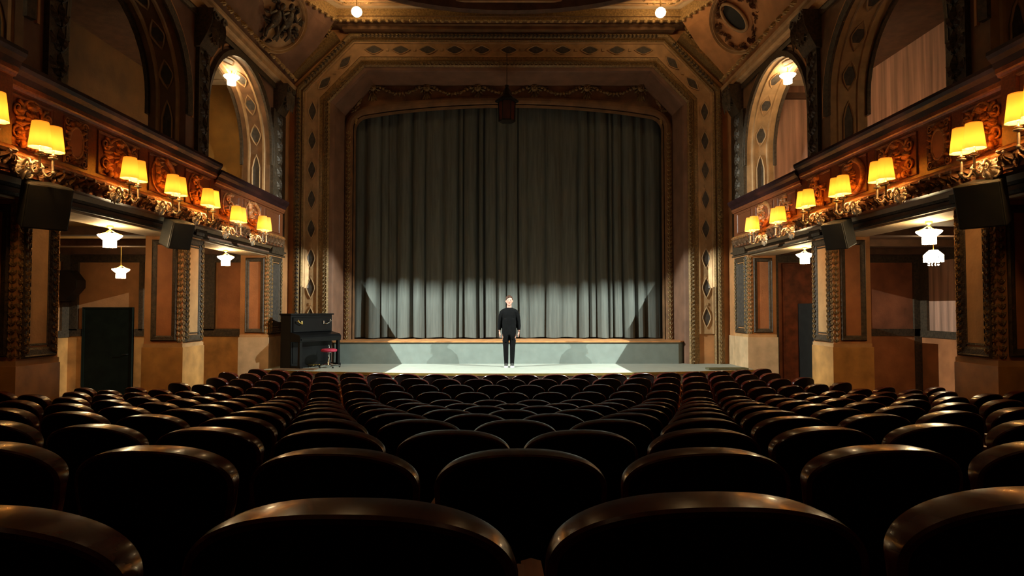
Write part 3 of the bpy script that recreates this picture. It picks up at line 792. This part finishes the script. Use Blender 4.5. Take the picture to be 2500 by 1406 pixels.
PEND = [((5.98, 9.03, E + 1.255), 'white glass pendant under the right balcony lintel, between two middle piers'),
        ((5.98, 12.85, E + 1.255), 'white glass pendant under the right balcony lintel, bay nearest the stage'),
        ((-5.98, 9.58, E + 1.255), 'white glass pendant under the left balcony lintel, above the black door'),
        ((-5.98, 13.5, E + 1.255), 'white glass pendant under the left balcony lintel, bay nearest the stage')]
for i, (p, lb) in enumerate(PEND):
    o = pn if i == 0 else copy_tree(pn); o.location = p; tag(o, lb, 'pendant lamp', 'white glass pendants')
pu = make_pendant(.16)
PEND2 = [((6.02, 13.6, E + 5.31), 'white glass pendant in the right gallery arch beside the stage'),
         ((-6.02, 13.75, E + 5.31), 'white glass pendant in the left gallery arch beside the stage'),
         ((7.2, 8.0, E + 5.3), 'white glass pendant high in the large right gallery arch'),
         ((-7.3, 5.0, E + 5.3), 'white glass pendant high in the large left gallery arch')]
for i, (p, lb) in enumerate(PEND2):
    o = pu if i == 0 else copy_tree(pu); o.location = p; tag(o, lb, 'pendant lamp', 'white glass pendants')
o = make_pendant(.50); o.location = (-8.0, 13.2, E + 1.42); tag(o, 'small white pendant on a long rod in the left aisle before the wall', 'pendant lamp', 'white glass pendants')
# fringed lamp, right aisle
root = empty('fringed_lamp', (7.62, 11.4, E + 1.41), 0, 'beaded lamp with a domed top and hanging fringe in the right aisle', 'pendant lamp')
mb = MB(); mb.lathe([(0, 0), (.04, 0), (.04, -.02), (.008, -.03), (.008, -.36), (0, -.36)], n=8); mb.obj('stem', brass, root)
mb = MB(); mb.lathe([(0, -.345), (.07, -.35), (.13, -.41), (.16, -.44), (.15, -.455), (.09, -.46)], n=16); mb.obj('glass_shade', glassw, root, smooth=True)
mb = MB()
for r_, n_, l_ in ((.15, 18, .10), (.08, 10, .16)):
    for k in range(n_):
        a = 2 * PI * k / n_
        for j in range(5): mb.ball((r_ * math.cos(a), r_ * math.sin(a), -.455 - l_ * j / 4), .011, 5, 4)
mb.obj('bead_fringe', glassw, root)['kind'] = 'stuff'

# ------------------------------------------------------------------ ceiling
ZC = E + 7.15
cl = empty('ceiling', (0, 0, 0)); struct(cl, 'deep coved ceiling with a cream coffer and oval ring')
for s in (1, -1):
    bot = [(5.60, 16.2), (5.6, 15.2), (5.6, 14.2), (5.6, 13.2), (5.6, 12), (5.6, 8), (5.6, -4)]
    top = [(4.24, 15.5), (4.5, 14.93), (4.8, 14.27), (5.1, 13.6), (5.1, 12), (5.1, 8), (5.1, -4)]
    mb = MB(); nt_ = 8; vs = []
    for (bx_, by), (tx, ty) in zip(bot, top):
        for k in range(nt_ + 1):
            t = k / nt_; vs.append((s * (bx_ + (tx - bx_) * t), by + (ty - by) * t, WTOP + .1 + (ZC - WTOP - .1) * t))
    mb.add(vs, [(i * (nt_ + 1) + k, i * (nt_ + 1) + k + 1, (i + 1) * (nt_ + 1) + k + 1, (i + 1) * (nt_ + 1) + k) for i in range(6) for k in range(nt_)])
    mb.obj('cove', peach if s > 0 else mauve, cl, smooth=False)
PL = [(0, 15.5), (4.24, 15.5), (5.1, 13.6), (5.1, -4), (-5.1, -4), (-5.1, 13.6), (-4.24, 15.5)]
EL = ellipse(0, 13.15, 3.6, 1.95, 40)
mb = MB(); mb.holed(PL, [EL], lambda a, b: (a, b, ZC + .22)); mb.obj('ceiling_panel', cream, cl)
mb = MB(); mb.sweep(PL[1:], [(0, -.05), (.04, -.05), (.08, .0), (.10, .06), (.0, .24), (-.05, .24), (-.05, -.05)], lambda a, b, v: (a, b, ZC + v), closed=True); mb.obj('coffer_moulding', gilt2, cl)
mb = MB()
PLc = [Vector(p) for p in PL[1:]]
for a, b in zip(PLc, PLc[1:] + PLc[:1]):
    L = (b - a).length; n_ = int(L / .19)
    if L > 12 or (a.y < 0 and b.y < 0): continue
    for i in range(n_):
        p = a.lerp(b, (i + .5) / n_); mb.ball((p.x, p.y, ZC - .05), (.06, .06, .055), 6, 4)
mb.obj('egg_moulding', gilt2, cl, smooth=True)['kind'] = 'stuff'
# stepped inner mouldings of the coffer
for off, zz in ((.30, .17), (.48, .19)):
    mb = MB(); mb.sweep(PL[1:], [(-off, zz), (-off - .03, zz - .03), (-off - .06, zz), (-off - .06, .22), (-off, .22)] if False else [(-off, .2), (-off - .02, .16), (-off - .06, .17), (-off - .07, .2)], lambda a, b, v: (a, b, ZC + v), closed=True)
    mb.obj('panel_moulding', bandm, cl)
mb = MB(); mb.sweep(EL[::-1], [(-.02, .22), (.0, .02), (.08, -.03), (.18, .0), (.24, .1), (.26, .22)], lambda a, b, v: (a, b, ZC + v), closed=True); mb.obj('oval_ring', coffm, cl)
mb = MB(); vs = []; nE = 32
for j in range(7):
    t = j / 6 * PI / 2
    for i in range(nE): a = 2 * PI * i / nE; vs.append((3.6 * math.cos(t) * math.cos(a), 13.15 + 1.95 * math.cos(t) * math.sin(a), ZC + .2 + .9 * math.sin(t)))
mb.add(vs, [(j * nE + i, j * nE + (i + 1) % nE, (j + 1) * nE + (i + 1) % nE, (j + 1) * nE + i) for j in range(6) for i in range(nE)]); mb.obj('oval_dome', umber, cl, smooth=True)
mb = MB(); mb.add([(-4.6, 15.4, ZC + .02), (4.6, 15.4, ZC + .02), (5.6, 16.25, ZC + .02), (-5.6, 16.25, ZC + .02)], [(0, 1, 2, 3)]); mb.obj('ceiling_strip', umber, cl)
for s in (1, -1):   # painted and carved foliage around the lamps
    m_ = MB()
    for i in range(16):
        a = 2 * PI * i / 16; leaf(m_, 0, 0, .34, .12, a, 0, .04)
        leaf(m_, .4 * math.cos(a), .4 * math.sin(a), .2, .1, a + .8, 0, .03)
    for i in range(14): leaf(m_, -s * (.5 + i * .11), .1 * math.sin(i), .16, .09, i * 1.3, 0, .03)
    o = m_.obj('ceiling_foliage', gilt2, cl, loc=(s * 3.62, 14.7, ZC + .2)); o.rotation_euler.x = R(-90) * -1
    # lamp
    root = empty('ceiling_lamp', (s * 3.56, 14.75, ZC + .19), 0, 'round glowing ceiling lamp at the %s end of the cream coffer' % SIDE[s], 'ceiling lamp', 'ceiling coffer lamps')
    mb = MB(); mb.lathe([(0, 0), (.14, 0), (.13, -.03), (.05, -.05), (.02, -.07), (.012, -.27), (.04, -.28), (0, -.28)], n=12); mb.obj('fitting', gilt2, root, smooth=True)
    mb = MB(); mb.lathe([(0, -.27), (.05, -.275), (.105, -.32), (.125, -.38), (.11, -.44), (.06, -.485), (0, -.50)], n=16); mb.obj('glass_globe', ceilb, root, smooth=True)
# medallions on the cove
for s in (1, -1):
    nrm = Vector((-s * .76, -.42, -.50)).normalized()
    c = Vector((s * 5.10, 14.0, E + 6.42))
    root = empty('ceiling_medallion', c, 0, 'large round %s in the %s cove' % ('medallion of dark relief figures' if s < 0 else 'medallion framing a dark oval opening', SIDE[s]), 'medallion', 'cove medallions')
    q = nrm.to_track_quat('-Y', 'Z'); root.rotation_mode = 'QUATERNION'; root.rotation_quaternion = q
    mb = MB(); mb.prism(ellipse(0, 0, .64, .64, 36), lambda x, z, sd: (x, .01 if sd else .20, z)); mb.obj('disc', peach if s > 0 else bandm, root)
    mb = MB(); mb.sweep(ellipse(0, 0, .74, .74, 40)[::-1], [(0, .25), (.0, -.02), (-.03, -.07), (-.06, -.03), (-.09, -.05), (-.12, 0), (-.12, .25)], lambda a, b, v: (a, v, b), closed=True); mb.obj('ring', bandm, root, smooth=False)
    mb = MB(); rnd = random.Random(5)
    if s < 0:
        # two draped figures in relief
        for (bx_, bz, tl) in ((-.12, .0, .15), (.18, .08, -.3)):
            mb.ball((bx_, -.06, bz), (.12, .08, .22), 9, 7); mb.ball((bx_ + tl * .2, -.09, bz + .29), (.065, .06, .08), 8, 6)
            for k in (-1, 1):
                mb.tube([(bx_ + k * .08, -.08, bz + .16), (bx_ + k * .2, -.10, bz + .05), (bx_ + k * .26, -.09, bz + .17)], [.04, .032, .022], 6)
                mb.tube([(bx_ + k * .06, -.07, bz - .14), (bx_ + k * .15, -.09, bz - .30), (bx_ + k * .10, -.06, bz - .45)], [.06, .045, .03], 6)
        for i in range(34):
            a = rnd.uniform(0, 6.28); r_ = rnd.uniform(.2, .52); leaf(mb, r_ * math.cos(a), r_ * math.sin(a), .16, .10, a + rnd.uniform(-1, 1), 0, .06)
        mb.obj('relief_figures', darkg, root, smooth=True)
    else:
        m2 = MB(); tlt = R(28)
        def el(a, b, n=28):
            return [(-.04 + a * math.cos(t) * math.cos(tlt) - b * math.sin(t) * math.sin(tlt) * -1 * -1, .10 + a * math.cos(t) * math.sin(tlt) + b * math.sin(t) * math.cos(tlt)) for t in [2 * PI * i / n for i in range(n)]]
        m2.prism(el(.17, .36), lambda x, z, sd: (x, -.01 if sd else .02, z)); m2.obj('oval_opening', blackm, root)
        m2 = MB(); m2.tube([(x, -.03, z) for x, z in el(.20, .39)], .035, 6, closed=True); m2.obj('oval_rim', bandm, root, smooth=True)
        for i in range(60):
            a = rnd.uniform(0, 6.28); r_ = rnd.uniform(.42, .56)
            leaf(mb, r_ * math.cos(a), r_ * math.sin(a), .15, .09, a + rnd.uniform(-2, 2), 0, .06)
        mb.obj('foliage', umber, root)

# ------------------------------------------------------------------ theatre spotlights in the galleries (the stage light comes out of them)
for s in (1, -1):
    root = empty('theatre_spotlight', (s * SPOT[0], SPOT[1], SPOT[2]), 0, 'black theatre spotlight with barn doors inside the %s gallery arch' % SIDE[s], 'spotlight')
    mb = MB(); dv = (Vector((-s * .6, 15.6, STAGE - .2)) - Vector((s * SPOT[0], SPOT[1], SPOT[2]))).normalized()
    mb.tube([tuple(-dv * .06), tuple(-dv * .10), tuple(-dv * .34), tuple(-dv * .40)], [.09, .10, .10, .06], 14); mb.obj('housing', blackm, root)
    mb = MB(); x0, x1 = sorted((s * .06, -s * .40)); mb.box(x0, x1, .12, .125, -.081, .16); mb.obj('barn_door', blackm, root)
    mb = MB(); mb.tube([(0, -.1, .05), (0, -.1, .30), (0, -.1, GF - GF + (E + 5.3 - SPOT[2]))], .015, 6); mb.obj('bracket', iron, root)

# ------------------------------------------------------------------ hanging lantern over the stage
root = empty('hanging_lantern', (-.05, 15.95, E + 4.72), 0, 'dark red lantern with a conical roof hanging before the curtain', 'lantern')
mb = MB(); mb.tube([(0, 0, .95), (0, 0, 1.9)], .008, 5); mb.obj('cord', iron, root)
hexp = lambda r_, z: [(r_ * math.cos(PI / 6 + k * PI / 3), r_ * math.sin(PI / 6 + k * PI / 3), z) for k in range(6)]
mb = MB(); mb.lathe([(.19, .02), (.205, .50)], n=6); mb.obj('glass_body', lantm, root)
mb = MB(); mb.lathe([(0, .95), (.05, .93), (.04, .88), (.09, .80), (.12, .68), (.25, .58), (.30, .53), (.29, .50), (0, .50)], n=6); mb.lathe([(0, 0), (.21, 0), (.22, .03), (0, .03)], n=6)
for k in range(6):
    a = k * PI / 3; mb.tube([(.20 * math.cos(a), .20 * math.sin(a), .02), (.215 * math.cos(a), .215 * math.sin(a), .50)], .012, 5)
mb.obj('metal_frame', iron, root)

# ------------------------------------------------------------------ doors
def door(name, x0, x1, y, z0, z1, m, label):
    mb = MB(); mb.box(x0, x1, y - .05, y - .002, z0, z1); o = mb.obj(name, m); struct(o, label)
    mb = MB(); mb.tube([(x1 - .1, y - .055, z0 + 1.0), (x1 - .1, y - .10, z0 + 1.0), (x1 - .22, y - .10, z0 + 1.0)], .012, 6); mb.obj('door_handle', iron, o, smooth=True)
    mb = MB(); frame(mb, x0 + .0, x1 - .0, z0, z1, .06, .02, y - .05); mb.obj('door_frame', m, o)
    return o
door('door_1', -10.13, -8.93, 15.3, F0, E + .05, doorm, 'plain black-green door in the left aisle end wall')
door('door_2', 6.55, 7.85, 15.3, F0, E + 1.1, mat('red_brown_door', (.20, .055, .022), .7, var=.4), 'tall red-brown door in the right aisle end wall')
mb = MB(); mb.box(8.0, 8.5, 15.25, 15.3, F0, E + 1.1); struct(mb.obj('door_3', coffm), 'dark doorway in the right aisle')
mb = MB(); mb.box(-.03, .03, -.45, .45, 0, 2.2); o = mb.obj('door_4', blackm, loc=(6.85, 14.6, F0)); struct(o, 'dark door leaf standing open behind the right pier')

# ------------------------------------------------------------------ loudspeakers
def speaker(s, X, d, z, W, H, D, yaw, tilt, label):
    root = empty('loudspeaker', (s * X, d, E + z), 0, label, 'loudspeaker', 'black loudspeakers under the balconies')
    root.rotation_euler = (R(tilt), 0, R(yaw) * -s)
    mb = MB(); hw = W / 2
    mb.prism([(-hw, -D / 2), (hw, -D / 2), (hw * .66, D / 2), (-hw * .66, D / 2)], lambda a, b, sd: (a, b, H / 2 if sd else -H / 2)); mb.obj('cabinet', spkl, root, bevel=.02)
    mb = MB(); mb.box(-hw + .01, hw - .01, -D / 2 - .025, -D / 2 + .005, -H / 2 + .01, H / 2 - .01); mb.obj('grille', spkm, root, bevel=.012)
    mb = MB(); mb.tube([(0, D / 2 - .02, 0), (0, D / 2 + .06, .02)], .022, 6); mb.tube([(0, D / 2 + .05, -.05), (0, D / 2 + .05 - .0, .33)], .018, 6); mb.obj('bracket', iron, root)
for s in (1, -1):
    speaker(s, 5.24, 7.05 - s * .1, 1.17, .46, .50, .36, 58, 16, 'large black loudspeaker on the %s pier nearer the camera' % SIDE[s])
    speaker(s, 5.28, 10.1, 1.20, .38, .44, .34, 62, 18, 'smaller black loudspeaker on the %s pier nearer the stage' % SIDE[s])
root = empty('loudspeaker', (-10.2, 14.9, E + .55), 0, 'small dark loudspeaker mounted on the left aisle outer wall', 'loudspeaker')
mb = MB(); mb.prism([(-.0, -.35), (.26, -.05), (.26, .12), (0.08, .35), (-.2, .35), (-.2, -.35)], lambda a, b, sd: (a, -.16 if sd else .16, b)); mb.obj('cabinet', blackm, root, bevel=.01)
mb = MB(); mb.box(-.27, -.2, -.05, .05, -.1, .1); mb.obj('bracket', iron, root)

# ------------------------------------------------------------------ piano and stool
root = empty('upright_piano', (-4.84, 15.38, STAGE), R(60), 'black upright piano standing at the left end of the stage', 'piano')
W_, H_, D_ = 1.28, 1.27, .34
pm = mat('black_piano_lacquer', (.004, .004, .0045), .35, var=.2, bump=0, spec=.22)
mb = MB(); mb.box(-W_ / 2, W_ / 2, -D_ / 2, D_ / 2, .0, H_ - .03); mb.obj('case', pm, root, bevel=.008)
mb = MB(); mb.box(-W_ / 2 - .03, W_ / 2 + .03, -D_ / 2 - .04, D_ / 2 + .02, H_ - .03, H_ + .005); mb.obj('lid', pm, root, bevel=.008)
mb = MB(); mb.box(-W_ / 2 + .05, W_ / 2 - .05, -D_ / 2 - .015, -D_ / 2, .84, H_ - .08); frame(mb, -W_ / 2 + .05, W_ / 2 - .05, .84, H_ - .08, .04, .012, -D_ / 2 - .013); mb.obj('upper_panel', pm, root)
mb = MB(); mb.prism([(-D_ / 2 + .01, .62), (-D_ / 2 - .30, .62), (-D_ / 2 - .32, .72), (-D_ / 2 - .28, .78), (-D_ / 2, .84)], lambda a, b, sd: (W_ / 2 if sd else -W_ / 2, a, b)); mb.obj('keyboard_case', pm, root, bevel=.006)
mb = MB(); mb.box(-W_ / 2 + .03, W_ / 2 - .03, -D_ / 2 - .325, -D_ / 2 - .318, .655, .70); mb.obj('key_slip', pm, root)
mb = MB(); mb.box(-W_ / 2 + .06, W_ / 2 - .06, -D_ / 2 - .015, -D_ / 2, .12, .60); mb.obj('lower_panel', pm, root)
for q in (-1, 1):
    mb = MB(); mb.box(q * (W_ / 2 - .05) - .04, q * (W_ / 2 - .05) + .04, -D_ / 2 - .29, -D_ / 2 - .22, 0, .62, .005); mb.box(q * (W_ / 2 - .05) - .045, q * (W_ / 2 - .05) + .045, -D_ / 2 - .31, -D_ / 2, 0, .07); mb.obj('leg', pm, root)
    mb = MB(); x = q * .34
    mb.ball((x, -D_ / 2 - .03, 1.06), (.03, .015, .05), 8, 6); mb.tube([(x, -D_ / 2 - .03, 1.04), (x + q * .04, -D_ / 2 - .08, 1.02), (x + q * .10, -D_ / 2 - .10, 1.05), (x + q * .16, -D_ / 2 - .09, 1.08)], .011, 6)
    mb.lathe([(.0, 1.08), (.035, 1.09), (.035, 1.10), (.012, 1.10), (.012, 1.13)], (x + q * .16, -D_ / 2 - .09, 0), 10)
    tag(mb.obj('candle_bracket', brass if q < 0 else chrome, root, smooth=True), 'brass candle bracket' if q < 0 else 'silver candle bracket')
mb = MB()
for k in (-1, 0, 1): mb.box(k * .09 - .02, k * .09 + .02, -D_ / 2 - .16, -D_ / 2, .05, .065)
mb.obj('pedal', brass, root)['kind'] = 'stuff'
root = empty('piano_stool', (-4.24, 15.12, STAGE), R(20), 'round crimson stool with a chrome five-star base before the piano', 'stool')
mb = MB(); mb.lathe([(0, .44), (.15, .445), (.185, .43), (.19, .40), (.175, .375), (0, .37)], n=22); mb.obj('seat', redseat, root, smooth=True)
mb = MB(); mb.lathe([(0, .37), (.06, .365), (.03, .34), (.022, .34), (.022, .18), (.035, .17), (.035, .08), (.05, .07), (.05, .05), (0, .05)], n=12); mb.obj('column', chrome, root, smooth=True)
for k in range(5):
    a = k * 2 * PI / 5; ca, sa = math.cos(a), math.sin(a)
    mb = MB(); mb.tube([(.03 * ca, .03 * sa, .09), (.16 * ca, .16 * sa, .065), (.25 * ca, .25 * sa, .05)], [.018, .014, .012], 6); lg = mb.obj('leg', chrome, root, smooth=True)
    mb = MB(); mb.ball((.25 * ca, .25 * sa, .022), .022, 8, 6); mb.obj('caster', blackm, lg, smooth=True)
mb = MB(); mb.tube([(0, .08, .40), (.02, .17, .42), (.02, .20, .50), (.01, .19, .53)], .010, 6); tag(mb.obj('lever', chrome, root, smooth=True), 'chrome lever beside the seat')

# ------------------------------------------------------------------ performer
def remesh(o, v, sm=True):
    r_ = o.modifiers.new('remesh', 'REMESH'); r_.mode = 'VOXEL'; r_.voxel_size = v; r_.use_smooth_shade = True
    k = o.modifiers.new('smooth', 'SMOOTH'); k.factor = .6; k.iterations = 3
def loft(mb, rings, n=20):
    """rings: (cx, cy, z, rx, ry)"""
    vs = []; fs = []
    for cx, cy, z, rx, ry in rings:
        for i in range(n):
            a = 2 * PI * i / n; vs.append((cx + rx * math.cos(a), cy + ry * math.sin(a), z))
    m = len(rings)
    for j in range(m - 1):
        for i in range(n): fs.append((j * n + i, j * n + (i + 1) % n, (j + 1) * n + (i + 1) % n, (j + 1) * n + i))
    fs += [tuple(range(n))[::-1], tuple(range((m - 1) * n, m * n))]
    return mb.add(vs, fs)
pr = empty('person', (.01, 15.27, STAGE), 0, 'person in a loose black top and trousers standing alone at centre stage, arms down', 'person')
mb = MB()
loft(mb, [(0, 0, .80, .13, .10), (0, 0, .92, .155, .11), (0, 0, 1.05, .125, .095), (0, -.01, 1.18, .145, .105), (0, 0, 1.30, .155, .10), (0, 0, 1.355, .12, .075), (0, .005, 1.39, .06, .055)])
loft(mb, [(0, .005, 1.35, .085, .065), (0, 0, 1.39, .062, .06), (0, -.002, 1.44, .056, .056), (0, -.008, 1.50, .052, .056)])
mb.ball((0, -.010, 1.585), (.079, .098, .110), 20, 16); mb.ball((0, -.040, 1.508), (.054, .056, .055), 14, 10); mb.ball((0, -.084, 1.478), (.020, .016, .018), 8, 6)   # skull, jaw, chin
mb.tube([(0, -.104, 1.588), (0, -.116, 1.560), (0, -.120, 1.548)], [.008, .011, .012], 8)      # nose
for q in (-1, 1):
    mb.ball((q * .010, -.108, 1.547), (.008, .010, .007), 6, 5)
    mb.ball((q * .081, .0, 1.568), (.010, .02, .032), 8, 6)                                                      # ears
    mb.ball((q * .034, -.088, 1.596), (.020, .010, .008), 8, 6)                                                  # brow ridge
    mb.tube([(q * .11, 0, 1.315), (q * .155, 0, 1.29), (q * .195, .005, 1.19), (q * .217, .01, 1.08), (q * .228, -.01, .97), (q * .228, -.03, .865)], [.035, .04, .042, .040, .034, .024], 10)
    # palm, four unequal curled fingers and a thumb
    mb.ball((q * .228, -.035, .815), (.018, .038, .052), 10, 8)
    for k, (dy, ln) in enumerate(((-.029, .070), (-.010, .080), (.010, .074), (.028, .058))):
        y = -.037 + dy; z = .785
        mb.tube([(q * .230, y, z + .02), (q * .228, y - .003, z - ln * .40), (q * .218, y - .008, z - ln * .75), (q * .204, y - .010, z - ln)], [.0105, .010, .009, .0075], 6)
    mb.tube([(q * .224, -.062, .835), (q * .216, -.087, .805), (q * .208, -.096, .775), (q * .204, -.094, .755)], [.013, .0115, .010, .008], 6)
    mb.tube([(q * .085, 0, .86), (q * .09, -.005, .66), (q * .082, -.012, .48), (q * .078, .012, .30), (q * .072, .02, .10)], [.085, .075, .052, .052, .034], 12)
    mb.ball((q * .075, -.03, .05), (.040, .10, .04), 10, 8)
body = mb.obj('body', skin, pr, smooth=True); remesh(body, .006)
for q in (-1, 1):
    mb = MB(); mb.ball((q * .031, -.0985, 1.578), (.0125, .006, .0058), 10, 6); mb.obj('eye', mat('eye_white', (.55, .48, .44), .4, var=0, bump=0), pr, smooth=True)
    mb = MB(); mb.ball((q * .031, -.1035, 1.578), (.0050, .0025, .0048), 8, 6); mb.obj('iris', blackm, pr, smooth=True)
    mb = MB(); mb.tube([(q * .014, -.1085, 1.597), (q * .03, -.1065, 1.600), (q * .048, -.094, 1.596)], [.003, .0042, .0025], 5); mb.obj('eyebrow', hairm, pr)
mb = MB(); mb.ball((0, -.099, 1.515), (.021, .007, .0052), 10, 6); mb.obj('mouth', lipm, pr, smooth=True)
# hair: short, swept across the forehead
mb = MB(); mb.ball((0, .014, 1.618), (.086, .100, .092), 16, 12); mb.ball((-.030, -.060, 1.660), (.050, .042, .026), 10, 8); mb.ball((.03, -.050, 1.668), (.045, .042, .024), 10, 8)
mb.tube([(.01, -.088, 1.668), (-.04, -.088, 1.650), (-.070, -.062, 1.612), (-.080, -.045, 1.575)], [.016, .018, .015, .008], 7); mb.ball((.078, -.025, 1.62), (.012, .030, .035), 8, 6); mb.ball((0, .06, 1.565), (.066, .045, .06), 10, 8)
h_ = mb.obj('hair', hairm, pr, smooth=True); remesh(h_, .006)
# loose tunic with open draped front panels
mb = MB()
loft(mb, [(0, 0, .76, .165, .125), (0, 0, .84, .172, .13), (0, 0, 1.0, .165, .122), (0, -.008, 1.13, .160, .122), (0, -.005, 1.24, .168, .118), (0, 0, 1.31, .168, .105), (0, .003, 1.36, .135, .088), (0, .006, 1.395, .098, .074), (0, .006, 1.415, .076, .066)], 28)
for q in (-1, 1):
    mb.tube([(q * .06, 0, 1.355), (q * .12, 0, 1.335), (q * .168, .0, 1.295), (q * .200, .005, 1.19), (q * .219, .01, 1.06), (q * .230, -.012, .97), (q * .230, -.028, .885)], [.050, .060, .066, .062, .056, .050, .040], 12)
    loft(mb, [(q * .08, -.085, .62 + .03 * q, .03, .018), (q * .085, -.09, .74, .065, .038), (q * .09, -.088, .95, .068, .048), (q * .085, -.085, 1.15, .05, .04)], 14)
t_ = mb.obj('tunic', cloth, pr, smooth=True); remesh(t_, .009)
mb = MB()
loft(mb, [(0, 0, .74, .15, .10), (0, 0, .86, .165, .115), (0, 0, .95, .15, .105)])
for q in (-1, 1): mb.tube([(q * .078, 0, .84), (q * .085, -.004, .66), (q * .080, -.010, .48), (q * .076, .01, .30), (q * .070, .018, .11), (q * .070, .012, .075)], [.085, .080, .066, .060, .050, .052], 14)
tr = mb.obj('trousers', cloth, pr, smooth=True); remesh(tr, .010)
for q in (-1, 1):
    mb = MB(); mb.ball((q * .072, -.035, .052), (.046, .125, .045), 12, 8); mb.ball((q * .072, .04, .07), (.042, .055, .05), 10, 8)
    sh = mb.obj('shoe', mat('black_canvas_shoe', (.03, .03, .03), .6), pr, smooth=True)
    mb = MB(); mb.prism(ellipse(q * .072, -.028, .050, .135, 20), lambda a, b, sd: (a, b, .022 if sd else .0)); mb.ball((q * .072, -.125, .030), (.036, .030, .022), 10, 6)
    tag(mb.obj('sole', white, sh, smooth=False), 'white rubber sole and toe cap')

# ------------------------------------------------------------------ theatre seats
SH = BACK_H
def outline(inset=0, n=22):
    pts = []; hw = .252 - inset; top = SH - inset; dr = .118
    low = [(.185 - inset, SH - .46), (.212 - inset, SH - .32), (.237 - inset, SH - .22), (.249 - inset, SH - .16)]
    right = []
    for i in range(n + 1):
        t = i / n * PI / 2; x = hw * math.sin(t) ** .90 if t > 0 else 0
        z = top - (dr + .0) * (1 - max(0, math.cos(t)) ** .88)
        right.append((x, z))
    right = right + [(x, z) for x, z in low[::-1]]
    return [(-x, z) for x, z in right[::-1]] + right[1:]
def cv(x, y, z):
    k = .28 + .80 * max(0, min(1, (z - (SH - .13)) / .125))
    return (x, .01 + y * k + .75 * x * x - .10 * (z - .5), z)
mb = MB(); mb.sweep(outline(), [(-.016, .004), (-.006, .0), (-.001, .005), (.0015, .042), (-.001, .080), (-.006, .085), (-.030, .080)], lambda a, b, v: cv(a, v, b))
RIM = mb.data('backrest_rim', seatw, True); RIM.set_sharp_from_angle(angle=R(28))
mb = MB(); ol = outline(.020)
mb.prism(ol, lambda a, b, sd: cv(a, .014 if sd else .035, b)); 
BACK = None
def grid_panel(inset, y0, bulge, name, m):
    """filled back panel as a curved grid so the shell bends with the rim"""
    mb = MB(); ol = outline(inset, 12); half = len(ol) // 2; L_ = ol[:half + 1]; Rr = ol[half:][::-1]
    vs = []; nu = 8
    for (xa, za), (xb, zb) in zip(L_, Rr):
        for k in range(nu + 1):
            t = k / nu; x = xa + (xb - xa) * t; bu = bulge * (4 * t * (1 - t)) * min(1, (L_[-1][1] - za) * 12)
            vs.append(cv(x, y0 + bu, za + (zb - za) * t))
    n = len(L_)
    mb.add(vs, [(j * (nu + 1) + k, j * (nu + 1) + k + 1, (j + 1) * (nu + 1) + k + 1, (j + 1) * (nu + 1) + k) for j in range(n - 1) for k in range(nu)])
    return mb.data(name, m, True)
BPAN = grid_panel(.010, .006, -.004, 'back_panel', seatb)
FPAN = grid_panel(.024, .066, .03, 'back_cushion', seatc)
mb = MB(); mb.prism([(-.225, .07), (.225, .07), (.235, .30), (.20, .46), (-.20, .46), (-.235, .30)], lambda a, b, sd: (a, b + .02, .46 if sd else .37)); SEATM = mb.data('seat', seatc)
mb = MB(); mb.sweep([(.05, 0), (.46, 0)], [(-.022, .0), (-.022, .028), (0, .034), (.022, .028), (.022, 0)], lambda a, b, v: (b, a, SH - .27 + v - .05 * (a - .05))); ARM = mb.data('armrest', armm)
mb = MB(); mb.box(-.014, .014, .06, .42, .06, SH - .28); mb.box(-.018, .018, .02, .46, 0, .06); STD = mb.data('side_stand', armm)
ROWN = ['nearest row', 'second row from the camera', 'third row from the camera', 'fourth row from the camera', 'fifth row from the camera', 'sixth row from the camera',
        'middle row of the hall', 'sixth row from the stage', 'fifth row from the stage', 'fourth row from the stage', 'third row from the stage', 'second row from the stage', 'front row against the stage']
NUM = ['', 'first', 'second', 'third', 'fourth', 'fifth', 'sixth', 'seventh', 'eighth', 'ninth', 'tenth', 'eleventh', 'twelfth']
nseat = 0
for k in range(13):
    d = D0 + PITCH * k; half = (k % 2 == 0)
    for j in range(-12, 13):
        n_ = j + .5 if half else j
        a = n_ * W_SEAT / RAD; x = .035 + RAD * math.sin(a); y = d + RAD * (1 - math.cos(a))
        if k == 0: y = .948 + .055 * x
        lim = 5.33 if k >= 11 else (5.9 if k < 10 else 5.6)
        if abs(x) > lim or abs(n_) > 11: continue
        if abs(x) - .30 > .86 * (y + .1) + (0.0): continue
        bad = False
        for p0, p1 in PIERS:
            if abs(x) + .30 > 5.56 and y + .55 > p0 and y - .08 < p1: bad = True
        if bad: continue
        z = E - HS[k] - SH
        if n_ == 0: pos = 'exactly on the centre line'
        else: pos = '%s %s of centre' % (NUM[int(abs(n_) + .5)], 'right' if n_ > 0 else 'left')
        t = empty('theatre_chair', (x, y, z), a, 'dark red round-backed theatre chair, %s, %s' % (pos, ROWN[k]), 'theatre chair', 'rows of theatre seats')
        inst('backrest_rim', RIM, t); inst('back_panel', BPAN, t); inst('back_cushion', FPAN, t); inst('seat', SEATM, t)
        for q in (-1, 1):
            if y < 6: inst('armrest', ARM, t, (q * .251, 0, 0)); inst('side_stand', STD, t, (q * .252, 0, 0))
            elif q > 0 or True: inst('armrest', ARM, t, (q * .251, 0, 0)); inst('side_stand', STD, t, (q * .252, 0, 0))
        nseat += 1
print('seats', nseat)
# rear of the hall, behind the camera
mb = MB(); mb.box(-11.5, 11.5, -4.2, -4.0, F0 - .5, E + 7.6); struct(mb.obj('wall_rear', umber), 'rear wall of the hall behind the camera')
